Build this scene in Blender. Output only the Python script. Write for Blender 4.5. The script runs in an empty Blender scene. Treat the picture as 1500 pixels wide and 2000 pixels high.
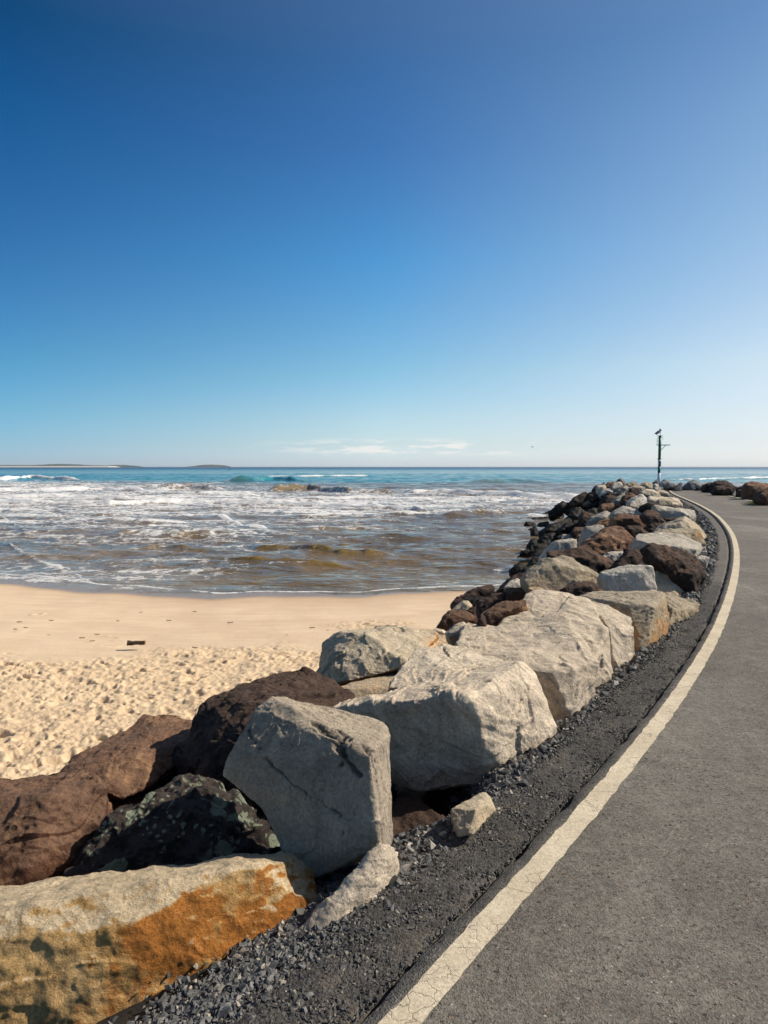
import bpy, bmesh, math, random
import numpy as np
from mathutils import Vector, Matrix

QUAL = 1.0            # mesh fineness of the rocks (1 = final)
R = math.radians
sc = bpy.context.scene
random.seed(7)

# ------------------------------------------------------------------ camera
F = 24 / 36 * 2000.0          # focal length in pixels of the 1500x2000 photograph
CAM_H = 1.6
PITCH = math.atan(89 / F)
cam_d = bpy.data.cameras.new('camera')
cam = bpy.data.objects.new('camera', cam_d)
sc.collection.objects.link(cam)
cam_d.sensor_fit = 'VERTICAL'; cam_d.sensor_height = 36; cam_d.sensor_width = 27; cam_d.lens = 24
cam_d.clip_start = 0.05; cam_d.clip_end = 60000
cam.location = (0, 0, CAM_H)
cam.rotation_euler = (math.pi / 2 - PITCH, 0, 0)
sc.camera = cam

# ------------------------------------------------------------------ light
SUN_AZ = 76      # degrees to the right of the viewing direction
SUN_EL = 38
w = bpy.data.worlds.new('World'); sc.world = w; w.use_nodes = True
wn = w.node_tree; wn.nodes.clear()
def wnode(t, **k):
    n = wn.nodes.new(t)
    for a, b in k.items(): setattr(n, a, b)
    return n
sky = wnode('ShaderNodeTexSky', sky_type='NISHITA', sun_disc=False)
sky.sun_elevation = R(SUN_EL); sky.sun_rotation = R(SUN_AZ)
sky.altitude = 0; sky.air_density = 1.0; sky.dust_density = 0.25; sky.ozone_density = 3.0
hsv = wnode('ShaderNodeHueSaturation'); hsv.inputs['Saturation'].default_value = 1.0
bg = wnode('ShaderNodeBackground'); bg.inputs[1].default_value = 0.105
wo = wnode('ShaderNodeOutputWorld')
# grade of the clear sky: deep polarised blue away from the sun, pale towards it and towards the horizon
def _lin(c): return [((v / 255 + .055) / 1.055) ** 2.4 if v > 10 else v / 255 / 12.92 for v in c]
_SK = [  # photo row, colour away from the sun, colour towards it, and what the plain sky texture gives there
    (5, (4, 70, 122), (102, 144, 193), (.113, .198, .367), (.194, .322, .581), (57, 104, 160), (0.13, 0.226, 0.421)),
    (200, (18, 88, 148), (122, 163, 208), (.132, .230, .413), (.220, .366, .642), (60, 114, 176), (0.146, 0.254, 0.46)),
    (450, (47, 112, 173), (150, 188, 226), (.182, .309, .515), (.286, .467, .764), (76, 147, 207), (0.191, 0.324, 0.552)),
    (700, (85, 158, 204), (203, 226, 242), (.332, .509, .681), (.475, .709, .934), (132, 189, 224), (0.325, 0.508, 0.707)),
    (800, (118, 182, 214), (220, 235, 243), (.493, .658, .696), (.680, .884, .922), (176, 214, 234), (0.48, 0.658, 0.728)),
    (860, (145, 192, 216), (230, 238, 240), (.646, .723, .609), (.882, .959, .793), (206, 228, 236), (0.683, 0.756, 0.67)),
    (905, (160, 192, 213), (238, 241, 239), (.686, .662, .490), (.963, .893, .638), (214, 229, 236), (0.71, 0.683, 0.502))]
_el0 = lambda py: (-math.sin(math.atan(89 / F)) + (1000 - py) / F * math.cos(math.atan(89 / F))) / math.sqrt(1 + (750 / F) ** 2 + ((1000 - py) / F) ** 2)
_tc = wnode('ShaderNodeTexCoord'); _sp = wnode('ShaderNodeSeparateXYZ'); wn.links.new(_tc.outputs['Generated'], _sp.inputs[0])
_ramps = []
for col, ref in ((1, 3), (5, 6), (2, 4)):
    rp = wnode('ShaderNodeValToRGB'); wn.links.new(_sp.outputs['Z'], rp.inputs[0]); rp.color_ramp.interpolation = 'LINEAR'
    st_ = sorted([(_el0(r[0]),) + tuple(a / b * .25 for a, b in zip(_lin(r[col]), r[ref])) for r in _SK])
    st_.append((.95, .32, .20, .13))  # added zenith tint above the view, makes the fill light less blue
    while len(rp.color_ramp.elements) < len(st_): rp.color_ramp.elements.new(.5)
    for e_, v_ in zip(rp.color_ramp.elements, st_): e_.position = max(0, v_[0])
    for e_, v_ in zip(rp.color_ramp.elements, st_): e_.color = (v_[1], v_[2], v_[3], 1)
    _ramps.append(rp)
_hd = wnode('ShaderNodeVectorMath', operation='MULTIPLY'); wn.links.new(_tc.outputs['Generated'], _hd.inputs[0]); _hd.inputs[1].default_value = (1, 1, 0)
_hn = wnode('ShaderNodeVectorMath', operation='NORMALIZE'); wn.links.new(_hd.outputs[0], _hn.inputs[0])
_dt = wnode('ShaderNodeVectorMath', operation='DOT_PRODUCT'); wn.links.new(_hn.outputs[0], _dt.inputs[0]); _dt.inputs[1].default_value = (math.sin(R(SUN_AZ)), math.cos(R(SUN_AZ)), 0)
_mr = wnode('ShaderNodeMapRange'); wn.links.new(_dt.outputs['Value'], _mr.inputs[0]); _mr.inputs[1].default_value = -.26; _mr.inputs[2].default_value = .68
_m1 = wnode('ShaderNodeMapRange'); wn.links.new(_mr.outputs[0], _m1.inputs[0]); _m1.inputs[1].default_value = 0; _m1.inputs[2].default_value = .53
_m2 = wnode('ShaderNodeMapRange'); wn.links.new(_mr.outputs[0], _m2.inputs[0]); _m2.inputs[1].default_value = .53; _m2.inputs[2].default_value = 1
_mx0 = wnode('ShaderNodeMix', data_type='RGBA'); wn.links.new(_m1.outputs[0], _mx0.inputs[0]); wn.links.new(_ramps[0].outputs[0], _mx0.inputs[6]); wn.links.new(_ramps[1].outputs[0], _mx0.inputs[7])
_mx = wnode('ShaderNodeMix', data_type='RGBA'); wn.links.new(_m2.outputs[0], _mx.inputs[0]); wn.links.new(_mx0.outputs[2], _mx.inputs[6]); wn.links.new(_ramps[2].outputs[0], _mx.inputs[7])
_ml = wnode('ShaderNodeVectorMath', operation='MULTIPLY'); wn.links.new(sky.outputs[0], _ml.inputs[0]); wn.links.new(_mx.outputs[2], _ml.inputs[1])
_m4 = wnode('ShaderNodeVectorMath', operation='SCALE'); wn.links.new(_ml.outputs[0], _m4.inputs[0]); _m4.inputs[3].default_value = 4.0
wn.links.new(_m4.outputs[0], hsv.inputs['Color'])
# low bank of small clouds far off, just above the horizon
geo = wnode('ShaderNodeTexCoord')
sep = wnode('ShaderNodeSeparateXYZ'); wn.links.new(geo.outputs['Generated'], sep.inputs[0])
mp = wnode('ShaderNodeMapping'); mp.inputs['Scale'].default_value = (10, 10, 70); mp.inputs['Location'].default_value = (3.1, 0, 0)
wn.links.new(geo.outputs['Generated'], mp.inputs[0])
cn = wnode('ShaderNodeTexNoise'); cn.inputs['Scale'].default_value = 1.6; cn.inputs['Detail'].default_value = 8; cn.inputs['Roughness'].default_value = 0.62
wn.links.new(mp.outputs[0], cn.inputs['Vector'])
def wmath(op, a, b=None, c=None):
    n = wnode('ShaderNodeMath', operation=op)
    for i, v in enumerate((a, b, c)):
        if v is None: continue
        if isinstance(v, (int, float)): n.inputs[i].default_value = v
        else: wn.links.new(v, n.inputs[i])
    return n.outputs[0]
def wramp(v, a, b, lo=0.0, hi=1.0):
    n = wnode('ShaderNodeMapRange', interpolation_type='SMOOTHSTEP')
    wn.links.new(v, n.inputs[0])
    for i, x in enumerate((a, b, lo, hi)): n.inputs[i + 1].default_value = x
    return n.outputs[0]
el = sep.outputs['Z']
band = wmath('MULTIPLY', wramp(el, 0.013, 0.022), wramp(el, 0.030, 0.044, 1.0, 0.0))
azx = wmath('DIVIDE', sep.outputs['X'], sep.outputs['Y'])
band2 = wmath('MULTIPLY', band, wmath('MULTIPLY', wramp(azx, -0.22, 0.0), wramp(azx, 0.22, 0.30, 1.0, 0.0)))
cl = wmath('MULTIPLY', wramp(cn.outputs[0], 0.46, 0.60), band2)
cl = wmath('MULTIPLY', cl, 0.85)
cmix = wnode('ShaderNodeMix', data_type='RGBA')
wn.links.new(cl, cmix.inputs[0]); wn.links.new(hsv.outputs[0], cmix.inputs[6]); cmix.inputs[7].default_value = (7.9, 7.7, 7.4, 1)
wn.links.new(cmix.outputs[2], bg.inputs[0]); wn.links.new(bg.outputs[0], wo.inputs[0])

sd = bpy.data.lights.new('sun', 'SUN'); sd.energy = 4.9; sd.angle = R(0.53); sd.color = (1.0, 0.915, 0.785)
sun = bpy.data.objects.new('sun', sd); sc.collection.objects.link(sun)
sv = Vector((math.cos(R(SUN_EL)) * math.sin(R(SUN_AZ)), math.cos(R(SUN_EL)) * math.cos(R(SUN_AZ)), math.sin(R(SUN_EL))))
sun.rotation_euler = sv.to_track_quat('Z', 'Y').to_euler()
sun.location = (30, 10, 30)
vs = sc.view_settings
vs.view_transform = 'Standard'; vs.look = 'None'; vs.gamma = 1; vs.use_curve_mapping = False; vs.exposure = 0.2
sc.cycles.max_bounces = 6; sc.cycles.diffuse_bounces = 3; sc.cycles.glossy_bounces = 3

# ------------------------------------------------------------------ pixel <-> world helpers (to read distances off the photograph)
CP, SP = math.cos(PITCH), math.sin(PITCH)
def ray(px, py):
    u = (px - 750) / F; v = (1000 - py) / F
    return np.array([u, CP + v * SP, -SP + v * CP])
def P(px, py, Y):
    d = ray(px, py); t = Y / d[1]
    return np.array([d[0] * t, Y, CAM_H + d[2] * t])
def PZ(px, py, z):
    d = ray(px, py); t = (z - CAM_H) / d[2]
    return np.array([d[0] * t, d[1] * t, z])

# ------------------------------------------------------------------ noise
_rs = np.random.RandomState(3)
_perm = np.tile(_rs.permutation(512), 3).astype(np.int64)
_g = _rs.normal(size=(512, 3)); _g /= np.linalg.norm(_g, axis=1)[:, None]
def _h(i, j, k): return _perm[(_perm[(_perm[i & 511] + j) & 511] + k) & 511]
def perlin(p):
    p = np.asarray(p, float); pi = np.floor(p).astype(np.int64); f = p - pi
    w_ = f * f * f * (f * (f * 6 - 15) + 10); out = 0
    for a in (0, 1):
        for b in (0, 1):
            for c in (0, 1):
                g = _g[_h(pi[:, 0] + a, pi[:, 1] + b, pi[:, 2] + c)]
                d = ((f - (a, b, c)) * g).sum(1)
                wt = (w_[:, 0] if a else 1 - w_[:, 0]) * (w_[:, 1] if b else 1 - w_[:, 1]) * (w_[:, 2] if c else 1 - w_[:, 2])
                out = out + d * wt
    return out * 1.5
def fbm(p, o=4, r=0.5, l=2.03):
    s = 0; a = 1
    for i in range(o):
        s = s + a * perlin(p + i * 17.3); p = p * l; a *= r
    return s
def worley(p):
    """nearest cell: distance, second distance, hash id, centre"""
    p = np.asarray(p, float); pi = np.floor(p).astype(np.int64); n = len(p)
    b1 = np.full(n, 9e9); b2 = np.full(n, 9e9); bid = np.zeros(n, np.int64); bc = np.zeros((n, 3))
    for a in (-1, 0, 1):
        for b in (-1, 0, 1):
            for c in (-1, 0, 1):
                q = pi + (a, b, c); hid = _h(q[:, 0], q[:, 1], q[:, 2])
                ctr = q + 0.5 + 0.45 * _g[hid]
                d = ((p - ctr) ** 2).sum(1)
                m = d < b1
                b2 = np.where(m, b1, np.minimum(b2, d))
                b1 = np.where(m, d, b1); bid = np.where(m, hid, bid); bc[m] = ctr[m]
    return np.sqrt(b1), np.sqrt(b2), bid, bc
def sst(x, a, b):
    t = np.clip((x - a) / (b - a), 0, 1); return t * t * (3 - 2 * t)

# ------------------------------------------------------------------ object helpers
C = sc.collection
def tag(o, label=None, cat=None, group=None, kind=None):
    if label: o['label'] = label
    if cat: o['category'] = cat
    if group: o['group'] = group
    if kind: o['kind'] = kind
    return o
def mesh_obj(name, verts, faces, mat, parent=None, smooth=True, attrs=None, origin=None):
    verts = np.asarray(verts, np.float64)
    if origin is None: origin = np.zeros(3)
    me = bpy.data.meshes.new(name)
    verts = verts - origin
    if isinstance(faces, np.ndarray):
        n, k = faces.shape
        me.vertices.add(len(verts)); me.vertices.foreach_set('co', verts.astype(np.float32).ravel())
        me.loops.add(n * k); me.loops.foreach_set('vertex_index', faces.astype(np.int32).ravel())
        me.polygons.add(n)
        me.polygons.foreach_set('loop_start', np.arange(0, n * k, k, dtype=np.int32))
        me.update(calc_edges=True)
    else:
        me.from_pydata([tuple(v) for v in verts], [], faces); me.update()
    me.polygons.foreach_set('use_smooth', np.full(len(me.polygons), bool(smooth)))
    for k, v in (attrs or {}).items():
        a = me.attributes.new(k, 'FLOAT', 'POINT'); a.data.foreach_set('value', np.asarray(v, np.float32))
    me.validate()
    if mat: me.materials.append(mat)
    o = bpy.data.objects.new(name, me); C.objects.link(o)
    o.location = tuple(origin)
    if parent: o.parent = parent
    return o
def grid_faces(nr, nc):
    i = np.arange((nr - 1) * nc).reshape(nr - 1, nc)[:, :-1].ravel()
    return np.stack([i, i + 1, i + nc + 1, i + nc], 1)
def hull_of(points):
    bm = bmesh.new()
    for p in points: bm.verts.new(tuple(p))
    r = bmesh.ops.convex_hull(bm, input=bm.verts)
    bmesh.ops.delete(bm, geom=list({g for g in r['geom_interior'] + r['geom_unused'] if isinstance(g, bmesh.types.BMVert)}), context='VERTS')
    bm.verts.index_update()
    V = [tuple(v.co) for v in bm.verts]; Fc = [[v.index for v in f.verts] for f in bm.faces]
    bm.free(); return V, Fc

# ------------------------------------------------------------------ materials
class N:
    def __init__(s, name):
        s.m = bpy.data.materials.new(name); s.m.use_nodes = True; s.t = s.m.node_tree; s.t.nodes.clear()
        s.out = s.t.nodes.new('ShaderNodeOutputMaterial'); s.b = s.t.nodes.new('ShaderNodeBsdfPrincipled')
        s.t.links.new(s.b.outputs[0], s.out.inputs[0]); s.tc = s.t.nodes.new('ShaderNodeTexCoord')
        s.co = s.tc.outputs['Object']
    def put(s, inp, v):
        if isinstance(v, (int, float)): inp.default_value = v
        elif isinstance(v, (tuple, list)):
            inp.default_value = tuple(v) + ((1,) if len(v) == 3 and inp.type == 'RGBA' else ())
        else: s.t.links.new(v, inp)
    def map(s, sc_=(1, 1, 1), rot=(0, 0, 0), v=None):
        n = s.t.nodes.new('ShaderNodeMapping'); s.put(n.inputs[0], v or s.co); n.inputs['Scale'].default_value = sc_; n.inputs['Rotation'].default_value = rot
        return n.outputs[0]
    def noise(s, scale, det=4, rough=0.55, v=None, dist=0.0, ntype='FBM'):
        n = s.t.nodes.new('ShaderNodeTexNoise'); n.noise_type = ntype; s.put(n.inputs['Vector'], v or s.co)
        n.inputs['Scale'].default_value = scale; n.inputs['Detail'].default_value = det; n.inputs['Roughness'].default_value = rough; n.inputs['Distortion'].default_value = dist
        return n.outputs[0]
    def vor(s, scale, feat='F1', v=None, rnd=1.0, out=0):
        n = s.t.nodes.new('ShaderNodeTexVoronoi'); n.feature = feat; s.put(n.inputs['Vector'], v or s.co); n.inputs['Scale'].default_value = scale
        n.inputs['Randomness'].default_value = rnd
        return n.outputs[out]
    def math(s, op, a, b=None, c=None):
        n = s.t.nodes.new('ShaderNodeMath'); n.operation = op
        for i, v in enumerate((a, b, c)):
            if v is not None: s.put(n.inputs[i], v)
        return n.outputs[0]
    def rng(s, v, a, b, lo=0.0, hi=1.0, smooth=True):
        n = s.t.nodes.new('ShaderNodeMapRange')
        if smooth: n.interpolation_type = 'SMOOTHSTEP'
        for i, x in enumerate((v, a, b, lo, hi)): s.put(n.inputs[i], x)
        return n.outputs[0]
    def mix(s, f, a, b, mode='MIX'):
        n = s.t.nodes.new('ShaderNodeMix'); n.data_type = 'RGBA'; n.blend_type = mode
        s.put(n.inputs[0], f); s.put(n.inputs[6], a); s.put(n.inputs[7], b); return n.outputs[2]
    def scale(s, col, f):
        n = s.t.nodes.new('ShaderNodeVectorMath'); n.operation = 'SCALE'; s.put(n.inputs[0], col); s.put(n.inputs[3], f); return n.outputs[0]
    def attr(s, name):
        n = s.t.nodes.new('ShaderNodeAttribute'); n.attribute_name = name; return n.outputs['Fac']
    def bump(s, h, dist, strength=1.0, prev=None):
        n = s.t.nodes.new('ShaderNodeBump'); s.put(n.inputs['Height'], h); n.inputs['Distance'].default_value = dist; n.inputs['Strength'].default_value = strength
        if prev: s.put(n.inputs['Normal'], prev)
        return n.outputs[0]
    def fin(s, col, rough, nrm=None, spec=0.3):
        s.put(s.b.inputs['Base Color'], col); s.put(s.b.inputs['Roughness'], rough); s.put(s.b.inputs['Specular IOR Level'], spec)
        if nrm: s.put(s.b.inputs['Normal'], nrm)
        return s.m
    def rand(s):
        return s.t.nodes.new('ShaderNodeObjectInfo').outputs['Random']
    def nz(s):
        g = s.t.nodes.new('ShaderNodeNewGeometry'); x = s.t.nodes.new('ShaderNodeSeparateXYZ'); s.t.links.new(g.outputs['Normal'], x.inputs[0]); return x.outputs['Z']

def rock_material(name, a, b, stain, dust=None, pits=0.0, lichen=None, streak=0.0, bump=1.0, rough=0.9, spec=0.25, var=0.25):
    n = N(name)
    rnd = n.rand()
    off = n.t.nodes.new('ShaderNodeVectorMath'); off.operation = 'ADD'; n.put(off.inputs[0], n.tc.outputs['Object'])
    sc3 = n.t.nodes.new('ShaderNodeCombineXYZ')
    for i, k in enumerate((31.0, 57.0, 13.0)): n.put(sc3.inputs[i], n.math('MULTIPLY', rnd, k))
    n.put(off.inputs[1], sc3.outputs[0]); n.co = off.outputs[0]
    big = n.noise(1.7, 5, 0.6, dist=0.6)
    mid = n.noise(9, 6, 0.65)
    fine = n.noise(70, 5, 0.7)
    col = n.mix(n.rng(big, 0.35, 0.65), a, b)
    st = n.math('ADD', n.attr('stain'), n.math('MULTIPLY', n.math('SUBTRACT', mid, 0.5), 1.3))
    col = n.mix(n.math('MULTIPLY', n.rng(st, 0.42, 0.75), 0.9), col, stain)
    if dust:
        dm = n.math('MULTIPLY', n.rng(n.math('ADD', n.nz(), n.math('MULTIPLY', n.math('SUBTRACT', mid, .5), .8)), 0.45 + (.15 if 'ochre' in name else 0), 0.85), dust[1])
        col = n.mix(dm, col, dust[0])
    if streak:
        sm = n.noise(2.2, 5, 0.6, v=n.map((14, 14, 1.2), (0.5, 0.9, 0)))
        col = n.mix(n.math('MULTIPLY', n.rng(sm, 0.5, 0.72), streak), col, n.scale(col, 1.45))
    col = n.scale(col, n.rng(mid, 0.25, 0.75, 0.78, 1.2))
    col = n.scale(col, n.rng(fine, 0.25, 0.75, 0.74, 1.26))
    col = n.scale(col, n.rng(rnd, 0, 1, 1 - var, 1 + var, False))
    vn = n.noise(4.5, 4, 0.6, dist=1.2)
    vein = n.rng(n.math('ABSOLUTE', n.math('SUBTRACT', vn, 0.5)), 0.0, 0.012, 0.72, 1.0)
    col = n.scale(col, vein)
    col = n.scale(col, n.rng(n.attr('crack'), 0, 1, 1, 0.45))
    h = n.math('ADD', n.math('MULTIPLY', n.noise(22, 8, 0.7), 1.0), n.math('MULTIPLY', n.noise(6, 5, .6, ntype='RIDGED_MULTIFRACTAL'), 0.35))
    nb = n.bump(h, 0.026 * bump, 1.0)
    nb = n.bump(fine, 0.006 * bump, 1.0, nb)
    if pits:
        pv = n.vor(16, v=n.map((1, 1, 1)))
        pm = n.math('MULTIPLY', n.rng(pv, 0.12, 0.3, 1, 0), n.rng(n.noise(5, 3), .5, .62))
        col = n.scale(col, n.math('SUBTRACT', 1.0, n.math('MULTIPLY', pm, 0.6)))
        nb = n.bump(n.math('SUBTRACT', 1.0, pm), 0.02 * pits, 1.0, nb)
    if lichen:
        wv = n.t.nodes.new('ShaderNodeVectorMath'); wv.operation = 'ADD'; n.put(wv.inputs[0], n.co)
        nn = n.t.nodes.new('ShaderNodeTexNoise'); nn.inputs['Scale'].default_value = 14; n.put(nn.inputs['Vector'], n.co)
        n.put(wv.inputs[1], n.scale(nn.outputs['Color'], 0.045))
        lv = n.vor(8.5, v=wv.outputs[0]); lm = n.rng(n.math('ADD', lv, n.math('MULTIPLY', n.noise(30, 3, .7), .25)), 0.47, 0.52, 1, 0)
        ls = n.vor(25, v=wv.outputs[0]); lm2 = n.rng(n.math('ADD', ls, n.math('MULTIPLY', n.noise(60, 3, .7), .25)), 0.40, 0.46, 1, 0)
        lm = n.math('MAXIMUM', n.math('MULTIPLY', lm, n.rng(n.noise(2.6, 3, v=n.map((1, 1, 1), (1, 0, 0))), .42, .48)), n.math('MULTIPLY', lm2, n.rng(n.noise(4.6, 3), .46, .56)))
        col = n.mix(n.math('MULTIPLY', lm, n.rng(n.noise(120, 3, .7), .2, .7, .5, 1.)), col, lichen)
    return n.fin(col, rough, nb, spec)

M = {}
M['grey'] = rock_material('grey_sandstone', (0.53, 0.435, 0.325), (0.42, 0.345, 0.265), (0.44, 0.31, 0.20), ((0.64, 0.525, 0.385), 0.6), streak=0.25)
M['light'] = rock_material('pale_sandstone', (0.48, 0.425, 0.35), (0.36, 0.325, 0.275), (0.42, 0.31, 0.20), ((0.54, 0.475, 0.385), 0.5), streak=0.45)
M['tan'] = rock_material('tan_sandstone', (0.46, 0.36, 0.235), (0.36, 0.285, 0.195), (0.42, 0.21, 0.07), ((0.50, 0.43, 0.32), 0.5), streak=0.2)
M['ochre'] = rock_material('ochre_sandstone', (0.62, 0.42, 0.20), (0.56, 0.31, 0.10), (0.42, 0.15, 0.025), ((0.66, 0.52, 0.34), 0.95), streak=0.25, bump=1.3, var=0.05)
M['brown'] = rock_material('brown_boulder', (0.15, 0.070, 0.040), (0.082, 0.042, 0.028), (0.30, 0.17, 0.085), ((0.26, 0.155, 0.095), 0.55), pits=1.0, bump=1.1)
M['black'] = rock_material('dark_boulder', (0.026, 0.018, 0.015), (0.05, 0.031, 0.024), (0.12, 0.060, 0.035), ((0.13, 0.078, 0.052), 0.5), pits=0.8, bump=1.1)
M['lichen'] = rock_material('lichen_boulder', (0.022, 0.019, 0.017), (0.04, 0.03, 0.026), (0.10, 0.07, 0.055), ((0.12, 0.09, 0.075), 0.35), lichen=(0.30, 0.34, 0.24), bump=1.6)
M['wet'] = rock_material('wet_dark_boulder', (0.011, 0.010, 0.009), (0.022, 0.018, 0.014), (0.05, 0.045, 0.025), None, bump=1.4, rough=0.68, spec=0.2)  # wet rock, base darkened further to paint in the seaward shade
M['stone'] = rock_material('blue_grey_stone', (0.14, 0.145, 0.145), (0.09, 0.095, 0.10), (0.19, 0.16, 0.13), ((0.2, 0.2, 0.19), 0.4), bump=0.5, rough=0.75, var=0.4)

# ------------------------------------------------------------------ breakwater layout
lpx = [(737, 828, 2000), (849, 940, 1872), (996, 1068, 1717), (1127, 1180, 1584), (1281, 1319, 1400), (1346, 1377, 1307), (1394, 1416, 1230),
       (1425, 1441, 1146), (1436, 1447, 1085), (1425, 1441, 1043), (1394, 1412, 1007), (1361, 1371, 985), (1306, 1313, 962.5)]
LP = np.array([PZ((a + b) / 2, y, 0)[:2] for a, b, y in lpx])
# smooth centre of the painted line: x as a function of y
_dy0 = (LP[1] - LP[0]) / (LP[1, 1] - LP[0, 1])
ys = np.concatenate([[-6.0], LP[:, 1], [48, 70]])
xs = np.concatenate([[LP[0, 0] - _dy0[0] * (LP[0, 1] + 6) * 1.0], LP[:, 0], [LP[-1, 0] + 0.40 * (48 - LP[-1, 1]), LP[-1, 0] + 0.40 * (48 - LP[-1, 1]) + 0.45 * 22]])
_cy = np.linspace(-6, 70, 1521)
_cx = np.interp(_cy, ys, xs)
for _ in range(2):
    for i_ in range(1):
        wd = np.clip(0.10 * np.abs(_cy) + 0.4, 0.4, 5)
        acc = np.zeros_like(_cx); ws = 0
        for t_ in np.linspace(-1, 1, 9):
            acc += np.interp(_cy + t_ * wd, _cy, _cx) * (1 - abs(t_) * .7); ws += (1 - abs(t_) * .7)
        new = acc / ws
        new[_cy < -4] = _cx[_cy < -4]; new[_cy > 66] = _cx[_cy > 66]
        _cx = new
def xl(y): return np.interp(y, _cy, _cx)
def slope_l(y): return (xl(y + .3) - xl(y - .3)) / .6
def u_of(x, y): return (xl(y) - x) / np.sqrt(1 + slope_l(y) ** 2)
def on_line(y, u):
    s = slope_l(y); L = np.sqrt(1 + s * s)
    return xl(y) - u / L, y + u * s / L          # leftwards is (-1, s)/L
WATER_Z = -2.8
def mound(x, y):
    u = u_of(x, y)
    z = np.interp(u, [-16, -9, -6, -4.2, -2.9, 0.1, 0.5, 1.0, 1.7, 7.6, 12], [-4.5, -3.2, -0.8, -0.15, -0.06, -0.06, -0.07, -0.25, -0.95, -3.1, -4.5])
    end = np.interp(y, [-8, 53, 62, 75], [0, 0, -1.2, -5.0])
    return z + end
def face(x, y):          # mean upper surface of the boulder pile, used to find how far off a boulder is
    u = u_of(x, y)
    return np.interp(u, [-6, 0.8, 2.0, 8.2, 14], [0.15, 0.15, 0.1, -2.8, -2.9])
def depth_at(px, py, ymin=3.0, ymax=62):
    Y = np.exp(np.linspace(math.log(ymin), math.log(ymax), 900))
    d = ray(px, py)
    z = CAM_H + d[2] * Y / d[1]; x = d[0] * Y / d[1]
    k = np.where(z < face(x, Y))[0]
    return float(Y[k[0]]) if len(k) else ymax * 0.8

# ------------------------------------------------------------------ rock builder
SPEC = {  # scoops, coarse noise, medium noise, strata, rounding, number of planar chips, chip depth
    'grey': (0.034, 0.008, 0.007, 0.018, 0.002, 9, .045), 'light': (0.036, 0.009, 0.008, 0.016, 0.002, 8, .06), 'tan': (0.036, 0.009, 0.008, 0.015, 0.002, 8, .06),
    'ochre': (0.003, 0.010, 0.012, 0.004, 0.002, 8, .03), 'brown': (0.030, 0.022, 0.015, 0.006, 0.005, 8, .08), 'black': (0.048, 0.022, 0.015, 0.006, 0.004, 8, .09),
    'lichen': (0.03, 0.05, 0.025, 0.0, 0.02, 9, .06), 'wet': (0.05, 0.026, 0.018, 0.006, 0.003, 8, .12), 'stone': (0.03, 0.015, 0.008, 0.0, 0.002, 9, .09)}
_tmp_me = bpy.data.meshes.new('tmp_hull'); _tmp = bpy.data.objects.new('tmp_hull', _tmp_me); C.objects.link(_tmp)
_mod = _tmp.modifiers.new('r', 'REMESH'); _mod.mode = 'VOXEL'
def remesh(hulls, vox):
    V = []; Fc = []
    for h in hulls:
        v, f = hull_of(h); k = len(V); V += v; Fc += [[i + k for i in g] for g in f]
    _tmp_me.clear_geometry(); _tmp_me.from_pydata(V, [], Fc); _tmp_me.update()
    _mod.voxel_size = vox
    _tmp.hide_viewport = False
    dg = bpy.context.evaluated_depsgraph_get(); dg.update()
    ev = _tmp.evaluated_get(dg); me = ev.to_mesh()
    n = len(me.vertices); co = np.empty(n * 3, np.float32); me.vertices.foreach_get('co', co); co = co.reshape(-1, 3).astype(float)
    nf = len(me.polygons); li = np.empty(len(me.loops), np.int32); me.loops.foreach_get('vertex_index', li)
    faces = li.reshape(nf, 4) if len(li) == nf * 4 else None
    ev.to_mesh_clear()
    return co, faces
def normals(co, f):
    a, b, c, d = (co[f[:, i]] for i in range(4))
    fn = np.cross(c - a, d - b); out = np.zeros_like(co)
    for i in range(4):
        for k in range(3): out[:, k] += np.bincount(f[:, i], fn[:, k], len(co))
    return out / (np.linalg.norm(out, axis=1)[:, None] + 1e-12)
def smooth(co, f, it):
    e = np.concatenate([f[:, [0, 1]], f[:, [1, 2]], f[:, [2, 3]], f[:, [3, 0]]]); e = np.concatenate([e, e[:, ::-1]])
    cnt = np.bincount(e[:, 0], minlength=len(co)).astype(float)
    for _ in range(it):
        avg = np.stack([np.bincount(e[:, 0], co[e[:, 1], k], len(co)) for k in range(3)], 1) / np.maximum(cnt, 1)[:, None]
        co = co + 0.6 * (avg - co)
    return co
rock_n = [0]
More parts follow.
